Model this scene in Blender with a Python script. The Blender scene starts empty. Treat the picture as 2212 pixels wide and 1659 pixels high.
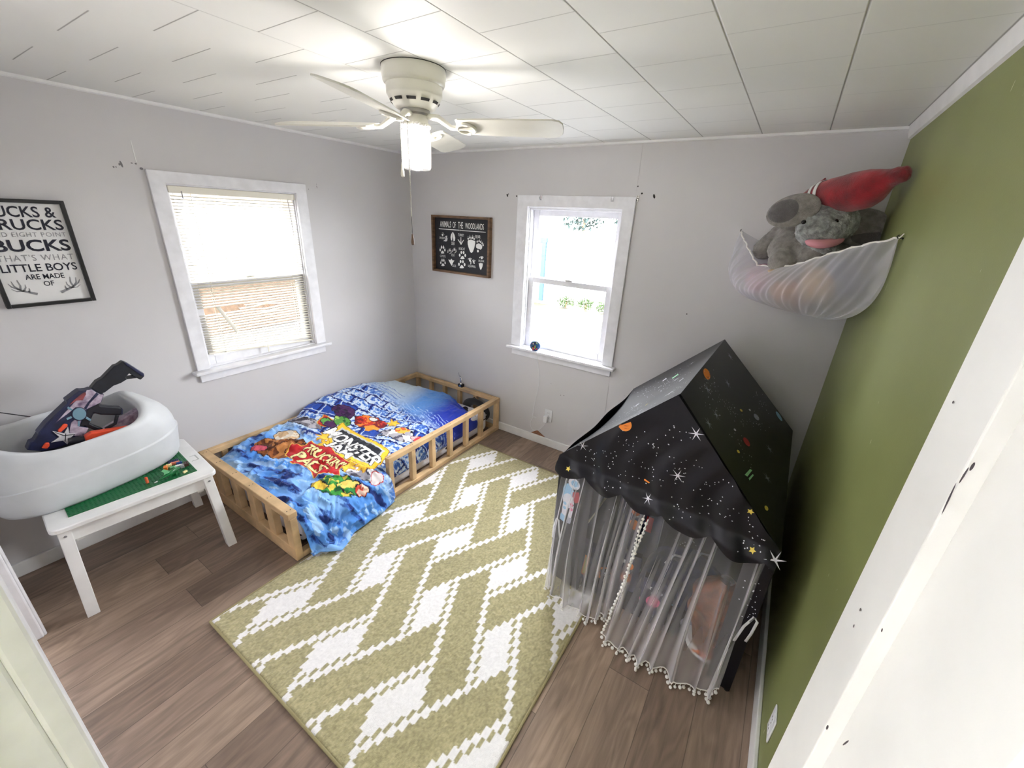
import bpy, bmesh, math, random
import numpy as np
from mathutils import Vector, Matrix

sc = bpy.context.scene
COL = sc.collection
random.seed(7)
RNG = np.random.default_rng(7)

# ------------------------------------------------------------------ camera
W, H = 3.383, 2.38                      # room width and height
CAM = np.array([3.0434, -2.9264, 1.8918])
yaw, pitch, roll, FPX = 0.5629, -0.3839, 0.048, 886.5
fw = np.array([-math.sin(yaw) * math.cos(pitch), math.cos(yaw) * math.cos(pitch), math.sin(pitch)])
rt = np.array([math.cos(yaw), math.sin(yaw), 0.0])
up = np.cross(rt, fw)
r2 = rt * math.cos(roll) + up * math.sin(roll)
u2 = -rt * math.sin(roll) + up * math.cos(roll)
cd = bpy.data.cameras.new('camera')
cam = bpy.data.objects.new('camera', cd)
COL.objects.link(cam)
cd.sensor_fit = 'HORIZONTAL'
cd.sensor_width = 36.0
cd.lens = FPX * 36.0 / 2212.0
cd.clip_start = 0.02
m = Matrix.Identity(4)
for i in range(3):
    m[i][0], m[i][1], m[i][2], m[i][3] = r2[i], u2[i], -fw[i], CAM[i]
cam.matrix_world = m
sc.camera = cam

# ------------------------------------------------------------------ world, light, exposure
SKY = 26.0
w = bpy.data.worlds.new('sky')
sc.world = w
w.use_nodes = True
bg = w.node_tree.nodes['Background']
bg.inputs[0].default_value = (0.95, 0.975, 1.0, 1)
bg.inputs[1].default_value = SKY
vs = sc.view_settings
vs.view_transform = 'Standard'
vs.look = 'None'
vs.gamma = 1.0
vs.use_curve_mapping = False
vs.exposure = 0.82
BULB = 140.0
try:
    sc.cycles.max_bounces = 14
    sc.cycles.diffuse_bounces = 8
    sc.cycles.transparent_max_bounces = 24
    sc.cycles.use_denoising = True
    sc.cycles.sample_clamp_indirect = 12.0
except Exception:
    pass


def portal(name, loc, rot, sx, sy):
    l = bpy.data.lights.new(name, 'AREA')
    l.shape = 'RECTANGLE'
    l.size, l.size_y = sx, sy
    l.cycles.is_portal = True
    o = bpy.data.objects.new(name, l)
    o.location = loc
    o.rotation_euler = rot
    COL.objects.link(o)


portal('window_daylight_back', (1.64, 0.13, 1.46), (math.radians(90), 0, math.radians(180)), 0.86, 1.16)
portal('window_daylight_side', (-0.13, -1.48, 1.46), (math.radians(90), 0, math.radians(-90)), 0.86, 1.16)


# ------------------------------------------------------------------ helpers
def lin(c):
    c = c / 255.0
    return c / 12.92 if c <= 0.04045 else ((c + 0.055) / 1.055) ** 2.4


def rgb(c):
    return (lin(c[0]), lin(c[1]), lin(c[2]), 1.0)


class NT:
    def __init__(self, name):
        self.m = bpy.data.materials.new(name)
        self.m.use_nodes = True
        self.t = self.m.node_tree
        self.n = self.t.nodes
        self.out = self.n['Material Output']
        self.b = self.n['Principled BSDF']

    def node(self, typ, **kw):
        x = self.n.new(typ)
        for k, v in kw.items():
            if k.startswith('i_'):
                key = k[2:]
                x.inputs[int(key) if key.isdigit() else key].default_value = v
            else:
                setattr(x, k, v)
        return x

    def link(self, a, b):
        self.t.links.new(a, b)

    def math(self, op, a, b=None, c=None):
        x = self.n.new('ShaderNodeMath')
        x.operation = op
        for i, v in enumerate((a, b, c)):
            if v is None:
                continue
            if hasattr(v, 'links') or hasattr(v, 'is_linked'):
                self.link(v, x.inputs[i])
            else:
                x.inputs[i].default_value = v
        return x.outputs[0]

    def mix(self, fac, a, b):
        x = self.n.new('ShaderNodeMix')
        x.data_type = 'RGBA'
        for s, v in ((0, fac), (6, a), (7, b)):
            if hasattr(v, 'is_linked'):
                self.link(v, x.inputs[s])
            else:
                x.inputs[s].default_value = v
        return x.outputs[2]


def mat(name, col, rough=0.5, metal=0.0, bump=None, var=None, spec=0.5, sheen=0.0, coord='Object', stretch=(1, 1, 1), alt=None, emit=None):
    k = NT(name)
    b = k.b
    b.inputs['Base Color'].default_value = rgb(col)
    b.inputs['Roughness'].default_value = rough
    b.inputs['Metallic'].default_value = metal
    b.inputs['Specular IOR Level'].default_value = spec
    if sheen:
        b.inputs['Sheen Weight'].default_value = sheen
        b.inputs['Sheen Roughness'].default_value = 0.6
    if bump or var:
        tc = k.node('ShaderNodeTexCoord')
        mp = k.node('ShaderNodeMapping')
        mp.inputs['Scale'].default_value = stretch
        k.link(tc.outputs[coord], mp.inputs['Vector'])
    if var:
        nz = k.node('ShaderNodeTexNoise')
        nz.inputs['Scale'].default_value = var[0]
        nz.inputs['Detail'].default_value = 4
        k.link(mp.outputs[0], nz.inputs['Vector'])
        lo = [max(0, v * (1 - var[1])) for v in col]
        hi = [min(255, v * (1 + var[1] * 0.6)) for v in col]
        if alt:
            lo = alt
        rp = k.node('ShaderNodeValToRGB')
        rp.color_ramp.elements[0].position = 0.32
        rp.color_ramp.elements[1].position = 0.68
        rp.color_ramp.elements[0].color = rgb(lo)
        rp.color_ramp.elements[1].color = rgb(hi)
        k.link(nz.outputs['Fac'], rp.inputs[0])
        k.link(rp.outputs[0], b.inputs['Base Color'])
    if bump:
        nb = k.node('ShaderNodeTexNoise')
        nb.inputs['Scale'].default_value = bump[0]
        nb.inputs['Detail'].default_value = 5
        k.link(mp.outputs[0], nb.inputs['Vector'])
        bp = k.node('ShaderNodeBump')
        bp.inputs['Strength'].default_value = bump[1]
        bp.inputs['Distance'].default_value = bump[2] if len(bump) > 2 else 0.002
        k.link(nb.outputs['Fac'], bp.inputs['Height'])
        k.link(bp.outputs[0], b.inputs['Normal'])
    if emit:
        b.inputs['Emission Color'].default_value = rgb(emit[0])
        b.inputs['Emission Strength'].default_value = emit[1]
    return k.m


def mat_attr(name, rough=0.8, bump=None, sheen=0.0, spec=0.3):
    k = NT(name)
    at = k.node('ShaderNodeVertexColor')
    at.layer_name = 'Col'
    k.link(at.outputs[0], k.b.inputs['Base Color'])
    k.b.inputs['Roughness'].default_value = rough
    k.b.inputs['Specular IOR Level'].default_value = spec
    k.b.inputs['Sheen Weight'].default_value = sheen
    if bump:
        g = k.node('ShaderNodeNewGeometry')
        nb = k.node('ShaderNodeTexNoise')
        nb.inputs['Scale'].default_value = bump[0]
        nb.inputs['Detail'].default_value = 4
        k.link(g.outputs['Position'], nb.inputs['Vector'])
        bp = k.node('ShaderNodeBump')
        bp.inputs['Strength'].default_value = bump[1]
        bp.inputs['Distance'].default_value = bump[2]
        k.link(nb.outputs['Fac'], bp.inputs['Height'])
        k.link(bp.outputs[0], k.b.inputs['Normal'])
    return k.m


def mat_sheer(name, col, base, edge, rough=0.9):
    """thin woven net: part transparent, denser where the cloth is seen along its folds"""
    k = NT(name)
    k.n.remove(k.b)
    tr = k.node('ShaderNodeBsdfTransparent')
    df = k.node('ShaderNodeBsdfDiffuse')
    tl = k.node('ShaderNodeBsdfTranslucent')
    df.inputs[0].default_value = rgb(col)
    tl.inputs[0].default_value = rgb(col)
    m1 = k.node('ShaderNodeMixShader')
    m1.inputs[0].default_value = 0.4
    k.link(df.outputs[0], m1.inputs[1])
    k.link(tl.outputs[0], m1.inputs[2])
    lw = k.node('ShaderNodeLayerWeight')
    lw.inputs[0].default_value = 0.5
    pw = k.math('POWER', lw.outputs['Facing'], 1.6)
    f = k.math('MULTIPLY_ADD', pw, edge - base, base)
    m2 = k.node('ShaderNodeMixShader')
    k.link(f, m2.inputs[0])
    k.link(tr.outputs[0], m2.inputs[1])
    k.link(m1.outputs[0], m2.inputs[2])
    k.link(m2.outputs[0], k.out.inputs['Surface'])
    return k.m


def mat_glass(name, tint=(1, 1, 1), gloss=0.06, frost=0.0):
    k = NT(name)
    k.n.remove(k.b)
    tr = k.node('ShaderNodeBsdfTransparent')
    tr.inputs[0].default_value = (*tint, 1)
    gl = k.node('ShaderNodeBsdfGlossy')
    gl.inputs['Roughness'].default_value = 0.03
    m1 = k.node('ShaderNodeMixShader')
    lw = k.node('ShaderNodeLayerWeight')
    lw.inputs[0].default_value = 0.5
    f = k.math('MULTIPLY_ADD', k.math('POWER', lw.outputs['Facing'], 3.0), 0.5, gloss)
    k.link(f, m1.inputs[0])
    k.link(tr.outputs[0], m1.inputs[1])
    k.link(gl.outputs[0], m1.inputs[2])
    last = m1
    if frost:
        tl = k.node('ShaderNodeBsdfTranslucent')
        m2 = k.node('ShaderNodeMixShader')
        m2.inputs[0].default_value = frost
        k.link(m1.outputs[0], m2.inputs[1])
        k.link(tl.outputs[0], m2.inputs[2])
        last = m2
    k.link(last.outputs[0], k.out.inputs['Surface'])
    return k.m


def rotm(axis, deg):
    return np.array(Matrix.Rotation(math.radians(deg), 3, axis))


class MB:
    def __init__(self):
        self.v, self.f, self.mi, self.sm, self.n = [], [], [], [], 0

    def add(self, vs_, fs, m=0, s=False):
        vs_ = np.asarray(vs_, float).reshape(-1, 3)
        self.v.append(vs_)
        for f in fs:
            self.f.append(tuple(int(i) + self.n for i in f))
            self.mi.append(m)
            self.sm.append(s)
        self.n += len(vs_)
        return self

    def box(self, x0, x1, y0, y1, z0, z1, m=0, T=None):
        p = np.array([[x, y, z] for x in (x0, x1) for y in (y0, y1) for z in (z0, z1)], float)
        if T is not None:
            p = np.array([T(*q) for q in p])
        fs = [(0, 1, 3, 2), (4, 6, 7, 5), (0, 4, 5, 1), (2, 3, 7, 6), (0, 2, 6, 4), (1, 5, 7, 3)]
        a, b_, c_ = p[4] - p[0], p[2] - p[0], p[1] - p[0]
        if np.dot(np.cross(a, b_), c_) < 0:
            fs = [f[::-1] for f in fs]
        return self.add(p, fs, m)

    def obox(self, c, size, R=None, m=0):
        c = np.asarray(c, float)
        R = np.eye(3) if R is None else R
        s = np.asarray(size) / 2
        return self.box(-s[0], s[0], -s[1], s[1], -s[2], s[2], m, T=lambda x, y, z: c + R @ np.array([x, y, z]))

    def bar(self, p, q, w_, h_, m=0, upv=(0, 0, 1)):
        p, q = np.asarray(p, float), np.asarray(q, float)
        d = q - p
        L = np.linalg.norm(d)
        d = d / L
        u = np.cross(np.asarray(upv, float), d)
        if np.linalg.norm(u) < 1e-6:
            u = np.cross((1, 0, 0), d)
        u /= np.linalg.norm(u)
        v = np.cross(d, u)
        R = np.stack([d, u, v], 1)
        return self.obox((p + q) / 2, (L, w_, h_), R, m)

    def tube(self, pts, r, n=8, m=0, cap=True, s=True):
        pts = np.asarray(pts, float)
        N = len(pts)
        rr = np.full(N, r) if np.isscalar(r) else np.asarray(r, float)
        tg = np.gradient(pts, axis=0)
        tg /= np.linalg.norm(tg, axis=1)[:, None] + 1e-12
        a = np.array([0, 0, 1.0]) if abs(tg[0][2]) < 0.9 else np.array([1.0, 0, 0])
        u = np.cross(a, tg[0])
        u /= np.linalg.norm(u)
        rows = []
        for i in range(N):
            u = u - tg[i] * (u @ tg[i])
            u /= np.linalg.norm(u) + 1e-12
            v = np.cross(tg[i], u)
            th = np.linspace(0, 2 * np.pi, n, endpoint=False)
            rows.append(pts[i] + rr[i] * (np.cos(th)[:, None] * u + np.sin(th)[:, None] * v))
        fs = []
        for i in range(N - 1):
            for j in range(n):
                fs.append((i * n + j, i * n + (j + 1) % n, (i + 1) * n + (j + 1) % n, (i + 1) * n + j))
        if cap:
            fs.append(tuple(range(n))[::-1])
            fs.append(tuple((N - 1) * n + j for j in range(n)))
        return self.add(np.concatenate(rows), fs, m, s)

    def lathe(self, prof, c=(0, 0, 0), n=32, m=0, R=None, s=True):
        R = np.eye(3) if R is None else R
        c = np.asarray(c, float)
        th = np.linspace(0, 2 * np.pi, n, endpoint=False)
        vs_ = []
        for r, z in prof:
            for t in th:
                vs_.append(c + R @ np.array([r * math.cos(t), r * math.sin(t), z]))
        fs = []
        for i in range(len(prof) - 1):
            for j in range(n):
                fs.append((i * n + j, (i + 1) * n + j, (i + 1) * n + (j + 1) % n, i * n + (j + 1) % n))
        if prof[0][1] < prof[-1][1]:
            fs = [f[::-1] for f in fs]
        return self.add(vs_, fs, m, s)

    def sphere(self, c, r, nu=16, nv=10, m=0, R=None):
        r = np.array([r, r, r]) if np.isscalar(r) else np.asarray(r)
        R = np.eye(3) if R is None else R
        c = np.asarray(c, float)
        vs_ = [c + R @ (r * np.array([0, 0, -1]))]
        for i in range(1, nv):
            ph = -math.pi / 2 + math.pi * i / nv
            for j in range(nu):
                t = 2 * math.pi * j / nu
                vs_.append(c + R @ (r * np.array([math.cos(ph) * math.cos(t), math.cos(ph) * math.sin(t), math.sin(ph)])))
        vs_.append(c + R @ (r * np.array([0, 0, 1])))
        fs = []
        for j in range(nu):
            fs.append((0, 1 + (j + 1) % nu, 1 + j))
        for i in range(nv - 2):
            for j in range(nu):
                a, b_ = 1 + i * nu + j, 1 + i * nu + (j + 1) % nu
                fs.append((a, b_, b_ + nu, a + nu))
        t0 = 1 + (nv - 2) * nu
        for j in range(nu):
            fs.append((t0 + j, t0 + (j + 1) % nu, len(vs_) - 1))
        return self.add(vs_, fs, m, True)

    def prism(self, poly, O, U, V, depth, m=0, d0=0.0):
        """polygon in the plane O + u U + v V, thickened along U x V"""
        O, U, V = (np.asarray(q, float) for q in (O, U, V))
        N = np.cross(U, V)
        N /= np.linalg.norm(N)
        poly = list(poly)
        ar = sum(poly[i][0] * poly[(i + 1) % len(poly)][1] - poly[(i + 1) % len(poly)][0] * poly[i][1] for i in range(len(poly)))
        if ar < 0:
            poly = poly[::-1]
        n = len(poly)
        a = [O + U * p[0] + V * p[1] + N * d0 for p in poly]
        b_ = [q + N * depth for q in a]
        fs = [tuple(range(n))[::-1], tuple(range(n, 2 * n))]
        for i in range(n):
            j = (i + 1) % n
            fs.append((i, j, n + j, n + i))
        return self.add(a + b_, fs, m)

    def flat(self, poly, O, U, V, m=0):
        O, U, V = (np.asarray(q, float) for q in (O, U, V))
        poly = list(poly)
        ar = sum(poly[i][0] * poly[(i + 1) % len(poly)][1] - poly[(i + 1) % len(poly)][0] * poly[i][1] for i in range(len(poly)))
        if ar < 0:
            poly = poly[::-1]
        return self.add([O + U * p[0] + V * p[1] for p in poly], [tuple(range(len(poly)))], m)

    def grid(self, P, m=0, closed_u=False, s=True, flip=False):
        n, k = P.shape[:2]
        fs = []
        for i in range(n if closed_u else n - 1):
            for j in range(k - 1):
                i2 = (i + 1) % n
                f = (i * k + j, i2 * k + j, i2 * k + j + 1, i * k + j + 1)
                fs.append(f[::-1] if flip else f)
        return self.add(P.reshape(-1, 3), fs, m, s)

    def build(self, name, mats, parent=None, bevel=0.0, seg=2, sharp=38, solid=0.0, loc=None):
        V = np.concatenate(self.v)
        if not isinstance(mats, (list, tuple)):
            mats = [mats]
        if parent is None:
            if loc is None:
                lo, hi = V.min(0), V.max(0)
                loc = ((lo[0] + hi[0]) / 2, (lo[1] + hi[1]) / 2, lo[2])
            off = np.asarray(loc, float)
        else:
            off = OFF[parent.name]
        me = bpy.data.meshes.new(name)
        me.from_pydata((V - off).tolist(), [], self.f)
        for mm in mats:
            me.materials.append(mm)
        me.polygons.foreach_set('material_index', self.mi)
        me.polygons.foreach_set('use_smooth', self.sm)
        me.update()
        if any(self.sm):
            try:
                me.set_sharp_from_angle(angle=math.radians(sharp))
            except Exception:
                pass
        o = bpy.data.objects.new(name, me)
        COL.objects.link(o)
        if parent is None:
            o.location = off
        else:
            o.parent = parent
        OFF[o.name] = off
        if bevel:
            b_ = o.modifiers.new('edge', 'BEVEL')
            b_.width = bevel
            b_.segments = seg
            b_.limit_method = 'ANGLE'
            b_.angle_limit = math.radians(40)
        if solid:
            s_ = o.modifiers.new('thick', 'SOLIDIFY')
            s_.thickness = solid
            s_.offset = 0
        return o


OFF = {}


def thing(name, label, cat, loc, group=None):
    o = bpy.data.objects.new(name, None)
    o.empty_display_size = 0.05
    COL.objects.link(o)
    o.location = loc
    OFF[o.name] = np.asarray(loc, float)
    return tag(o, label, cat, group)


def tag(o, label, cat, group=None, kind=None):
    o['label'] = label
    o['category'] = cat
    if group:
        o['group'] = group
    if kind:
        o['kind'] = kind
    return o


def struct(o):
    o['kind'] = 'structure'
    return o


# value noise, vectorised
def vnoise(x, y, seed=0):
    x, y = np.asarray(x, float), np.asarray(y, float)
    xi, yi = np.floor(x).astype(np.int64), np.floor(y).astype(np.int64)
    xf, yf = x - xi, y - yi
    sx, sy = xf * xf * (3 - 2 * xf), yf * yf * (3 - 2 * yf)

    def h(a, b_):
        k = (a * 374761393 + b_ * 668265263 + seed * 974634777) & 0xFFFFFFFF
        k = ((k ^ (k >> 13)) * 1274126177) & 0xFFFFFFFF
        return ((k ^ (k >> 16)) & 0xFFFF) / 65535.0
    a, b_, c_, d = h(xi, yi), h(xi + 1, yi), h(xi, yi + 1), h(xi + 1, yi + 1)
    return (a * (1 - sx) + b_ * sx) * (1 - sy) + (c_ * (1 - sx) + d * sx) * sy


def fbm(x, y, seed=0, o=4):
    t, a, s = 0, 1, 0
    for i in range(o):
        t = t + a * vnoise(x * 2 ** i, y * 2 ** i, seed + i * 17)
        s += a
        a *= 0.5
    return t / s


def inpoly(X, Y, poly):
    r = np.zeros(X.shape, bool)
    n = len(poly)
    for i in range(n):
        x0, y0 = poly[i]
        x1, y1 = poly[(i + 1) % n]
        if y0 == y1:
            continue
        c_ = ((y0 > Y) != (y1 > Y)) & (X < (x1 - x0) * (Y - y0) / (y1 - y0) + x0)
        r ^= c_
    return r


def sstep(a, b_, x):
    t = np.clip((np.asarray(x, float) - a) / (b_ - a), 0, 1)
    return t * t * (3 - 2 * t)


_TX = {}


def text_mesh(body, bold=0.0, space=1.0):
    key = (body, bold, space)
    if key in _TX:
        return _TX[key]
    cu = bpy.data.curves.new('txt', 'FONT')
    cu.body = body
    cu.offset = bold
    cu.space_character = space
    cu.resolution_u = 3
    o = bpy.data.objects.new('txt', cu)
    COL.objects.link(o)
    dg = bpy.context.evaluated_depsgraph_get()
    me = o.evaluated_get(dg).to_mesh()
    V = np.array([v.co[:2] for v in me.vertices])
    F = [tuple(p.vertices) for p in me.polygons]
    o.evaluated_get(dg).to_mesh_clear()
    bpy.data.objects.remove(o)
    bpy.data.curves.remove(cu)
    V = (V - V.min(0)) / (V.max(0) - V.min(0))
    _TX[key] = (V, F)
    return V, F


def text_on(mb, body, O, U, V, box, m=0, bold=0.0, space=1.0, warp=None):
    """lettering fitted into box = (u0, u1, v0, v1) of the plane O + u U + v V"""
    P, F = text_mesh(body, bold, space)
    u = box[0] + P[:, 0] * (box[1] - box[0])
    v = box[2] + P[:, 1] * (box[3] - box[2])
    if warp:
        u, v = warp(u, v)
    O, U, V = (np.asarray(q, float) for q in (O, U, V))
    mb.add(O + u[:, None] * U + v[:, None] * V, F, m)
    return mb


def ellipse(cx, cy, rx, ry, n=14, a=0.0):
    t = np.linspace(0, 2 * np.pi, n, endpoint=False)
    x, y = rx * np.cos(t), ry * np.sin(t)
    ca, sa = math.cos(a), math.sin(a)
    return [(cx + ca * p - sa * q, cy + sa * p + ca * q) for p, q in zip(x, y)]


def star(cx, cy, r, n=5, k=0.42, a=0.0):
    return [(cx + (r if i % 2 == 0 else r * k) * math.sin(a + math.pi * i / n), cy + (r if i % 2 == 0 else r * k) * math.cos(a + math.pi * i / n)) for i in range(2 * n)]

# ------------------------------------------------------------------ materials
M = {}
M['wall'] = mat('wall_paint', (207, 205, 207), 0.42, bump=(220, 0.12, 0.002), var=(1.3, 0.02), spec=0.35)
M['white'] = mat('white_gloss_paint', (236, 236, 236), 0.35, var=(9, 0.03), bump=(60, 0.06))
M['white_old'] = mat('old_white_paint', (232, 232, 237), 0.4, var=(14, 0.035), bump=(40, 0.10))
M['white_plastic'] = mat('white_plastic', (226, 227, 230), 0.42, var=(5, 0.02))
M['tub'] = mat('white_moulded_plastic', (203, 206, 210), 0.48, var=(7, 0.03), bump=(180, 0.05))
M['wood'] = mat('pine_lumber', (208, 176, 134), 0.55, var=(6, 0.16), bump=(70, 0.1), stretch=(1, 1, 1))
M['black'] = mat('black_plastic', (24, 24, 28), 0.4, var=(30, 0.2))
M['darkhole'] = mat('dark_hole', (40, 38, 36), 0.8)
M['metal'] = mat('silver_metal', (205, 205, 208), 0.25, metal=1.0)
M['chain'] = mat('nickel_chain', (178, 176, 170), 0.35, metal=0.9)
M['fanwhite'] = mat('white_enamel', (226, 224, 214), 0.3, var=(8, 0.03))
M['orange'] = mat('orange_plastic', (238, 84, 52), 0.4)
M['navy_ink'] = mat('navy_ink', (24, 26, 44), 0.6)
M['grey_ink'] = mat('grey_ink', (142, 142, 146), 0.7)
M['paper'] = mat('white_board', (226, 226, 226), 0.6, var=(3, 0.02))
M['glass'] = mat_glass('window_glass', gloss=0.02)
M['blind'] = mat('white_vinyl_slats', (233, 229, 217), 0.45)
M['pom'] = mat('white_pompom_yarn', (236, 234, 230), 0.95, bump=(260, 0.6, 0.003))


def floor_mat():
    k = NT('wood_plank_floor')
    g = k.node('ShaderNodeNewGeometry')
    sp = k.node('ShaderNodeSeparateXYZ')
    k.link(g.outputs['Position'], sp.inputs[0])
    x, y = sp.outputs[0], sp.outputs[1]
    px = k.math('DIVIDE', k.math('ADD', x, 5.03), 0.182)
    ix = k.math('FLOOR', px)
    fx = k.math('FRACT', px)
    w1 = k.node('ShaderNodeTexWhiteNoise', noise_dimensions='1D')
    k.link(ix, w1.inputs['W'])
    py = k.math('DIVIDE', k.math('ADD', y, k.math('MULTIPLY_ADD', w1.outputs['Value'], 1.22, 20.0)), 1.22)
    iy = k.math('FLOOR', py)
    fy = k.math('FRACT', py)
    cb = k.node('ShaderNodeCombineXYZ')
    k.link(ix, cb.inputs[0])
    k.link(iy, cb.inputs[1])
    w2 = k.node('ShaderNodeTexWhiteNoise', noise_dimensions='2D')
    k.link(cb.outputs[0], w2.inputs['Vector'])
    ramp = k.node('ShaderNodeValToRGB')
    e = ramp.color_ramp.elements
    e[0].position, e[0].color = 0.0, rgb((118, 100, 88))
    e[1].position, e[1].color = 1.0, rgb((164, 142, 124))
    for pos, c_ in ((0.35, (136, 116, 102)), (0.65, (147, 127, 112))):
        q = e.new(pos)
        q.color = rgb(c_)
    k.link(w2.outputs['Value'], ramp.inputs[0])
    # grain, long along the planks and different on each
    gv = k.node('ShaderNodeCombineXYZ')
    k.link(k.math('MULTIPLY', x, 26.0), gv.inputs[0])
    k.link(k.math('MULTIPLY', y, 1.8), gv.inputs[1])
    k.link(k.math('MULTIPLY', w2.outputs['Value'], 40.0), gv.inputs[2])
    n1 = k.node('ShaderNodeTexNoise')
    n1.inputs['Scale'].default_value = 1.0
    n1.inputs['Detail'].default_value = 7
    n1.inputs['Roughness'].default_value = 0.65
    n1.inputs['Distortion'].default_value = 0.9
    k.link(gv.outputs[0], n1.inputs['Vector'])
    gv2 = k.node('ShaderNodeCombineXYZ')
    k.link(k.math('MULTIPLY', x, 7.0), gv2.inputs[0])
    k.link(k.math('MULTIPLY', y, 1.5), gv2.inputs[1])
    k.link(k.math('MULTIPLY', w2.outputs['Value'], 23.0), gv2.inputs[2])
    n2 = k.node('ShaderNodeTexNoise')
    n2.inputs['Scale'].default_value = 1.0
    n2.inputs['Detail'].default_value = 2
    k.link(gv2.outputs[0], n2.inputs['Vector'])
    rings = k.math('MULTIPLY_ADD', k.math('SINE', k.math('MULTIPLY', n2.outputs['Fac'], 75.0)), 0.09, 1.0)
    gr = k.node('ShaderNodeMapRange')
    gr.inputs['From Min'].default_value, gr.inputs['From Max'].default_value = 0.3, 0.72
    gr.inputs['To Min'].default_value, gr.inputs['To Max'].default_value = 0.66, 1.18
    k.link(n1.outputs['Fac'], gr.inputs['Value'])
    sc1 = k.math('MULTIPLY', gr.outputs[0], rings)
    seamx = k.math('LESS_THAN', k.math('ABSOLUTE', k.math('SUBTRACT', fx, 0.5)), 0.492)
    seamy = k.math('LESS_THAN', k.math('ABSOLUTE', k.math('SUBTRACT', fy, 0.5)), 0.4988)
    seam = k.math('MULTIPLY', seamx, seamy)
    sc2 = k.math('MULTIPLY', sc1, k.math('MULTIPLY_ADD', seam, 0.45, 0.55))
    vm = k.node('ShaderNodeVectorMath', operation='SCALE')
    k.link(ramp.outputs[0], vm.inputs[0])
    k.link(sc2, vm.inputs['Scale'])
    k.link(vm.outputs[0], k.b.inputs['Base Color'])
    k.b.inputs['Roughness'].default_value = 0.42
    k.b.inputs['Specular IOR Level'].default_value = 0.4
    bp = k.node('ShaderNodeBump')
    bp.inputs['Strength'].default_value = 0.25
    bp.inputs['Distance'].default_value = 0.002
    k.link(k.math('ADD', sc1, k.math('MULTIPLY', seam, 1.5)), bp.inputs['Height'])
    k.link(bp.outputs[0], k.b.inputs['Normal'])
    return k.m


def ceiling_mat():
    k = NT('ceiling_tiles')
    g = k.node('ShaderNodeNewGeometry')
    sp = k.node('ShaderNodeSeparateXYZ')
    k.link(g.outputs['Position'], sp.inputs[0])
    x, y = sp.outputs[0], sp.outputs[1]
    px = k.math('DIVIDE', k.math('ADD', x, 6.1 - 0.003), 0.305)
    ix = k.math('FLOOR', px)
    fx = k.math('FRACT', px)
    odd = k.math('MODULO', ix, 2.0)
    py = k.math('FRACT', k.math('DIVIDE', k.math('ADD', k.math('MULTIPLY_ADD', odd, 0.1485, 6.1), k.math('ADD', y, 2.22)), 0.305))
    lx = k.math('SUBTRACT', 1.0, k.math('MULTIPLY', k.math('MINIMUM', fx, k.math('SUBTRACT', 1.0, fx)), 75.0))
    ly = k.math('SUBTRACT', 1.0, k.math('MULTIPLY', k.math('MINIMUM', py, k.math('SUBTRACT', 1.0, py)), 95.0))
    lx = k.math('MAXIMUM', lx, 0.0)
    ly = k.math('MAXIMUM', ly, 0.0)
    # raking light put into the joints: long ones fade window side, cross ones opposite
    wx = k.node('ShaderNodeMapRange')
    wx.inputs['From Min'].default_value, wx.inputs['From Max'].default_value = 1.3, 1.85
    k.link(x, wx.inputs['Value'])
    wy = k.node('ShaderNodeMapRange')
    wy.inputs['From Min'].default_value, wy.inputs['From Max'].default_value = 1.6, 3.0
    wy.inputs['To Min'].default_value, wy.inputs['To Max'].default_value = 1.0, 0.3
    k.link(x, wy.inputs['Value'])
    groove = k.math('MAXIMUM', k.math('MULTIPLY', lx, wx.outputs[0]), k.math('MULTIPLY', ly, wy.outputs[0]))
    nz = k.node('ShaderNodeTexNoise')
    nz.inputs['Scale'].default_value = 2.2
    k.link(g.outputs['Position'], nz.inputs['Vector'])
    base = k.mix(k.math('MULTIPLY', nz.outputs['Fac'], 0.5), rgb((236, 236, 232)), rgb((226, 226, 224)))
    col = k.mix(k.math('MULTIPLY', groove, 0.75), base, rgb((112, 108, 104)))
    k.link(col, k.b.inputs['Base Color'])
    k.b.inputs['Roughness'].default_value = 0.6
    bp = k.node('ShaderNodeBump')
    bp.inputs['Strength'].default_value = 0.5
    bp.inputs['Distance'].default_value = 0.004
    bp.invert = True
    k.link(groove, bp.inputs['Height'])
    k.link(bp.outputs[0], k.b.inputs['Normal'])
    return k.m


def green_mat():
    k = NT('green_wall_paint')
    g = k.node('ShaderNodeNewGeometry')
    nz = k.node('ShaderNodeTexNoise')
    nz.inputs['Scale'].default_value = 2.6
    nz.inputs['Detail'].default_value = 3
    k.link(g.outputs['Position'], nz.inputs['Vector'])
    base = k.mix(nz.outputs['Fac'], rgb((120, 127, 74)), rgb((138, 145, 92)))
    mp = k.node('ShaderNodeMapping')
    mp.inputs['Scale'].default_value = (1, 9, 2.2)
    mp.inputs['Rotation'].default_value = (0.5, 0, 0)
    k.link(g.outputs['Position'], mp.inputs['Vector'])
    n2 = k.node('ShaderNodeTexNoise')
    n2.inputs['Scale'].default_value = 5.0
    n2.inputs['Detail'].default_value = 6
    k.link(mp.outputs[0], n2.inputs['Vector'])
    sc_ = k.math('GREATER_THAN', n2.outputs['Fac'], 0.735)
    col = k.mix(sc_, base, rgb((190, 194, 160)))
    k.link(col, k.b.inputs['Base Color'])
    k.b.inputs['Roughness'].default_value = 0.45
    n3 = k.node('ShaderNodeTexNoise')
    n3.inputs['Scale'].default_value = 220
    k.link(g.outputs['Position'], n3.inputs['Vector'])
    bp = k.node('ShaderNodeBump')
    bp.inputs['Strength'].default_value = 0.12
    bp.inputs['Distance'].default_value = 0.002
    k.link(n3.outputs['Fac'], bp.inputs['Height'])
    k.link(bp.outputs[0], k.b.inputs['Normal'])
    return k.m


M['floor'], M['ceiling'], M['green'] = floor_mat(), ceiling_mat(), green_mat()

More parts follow.
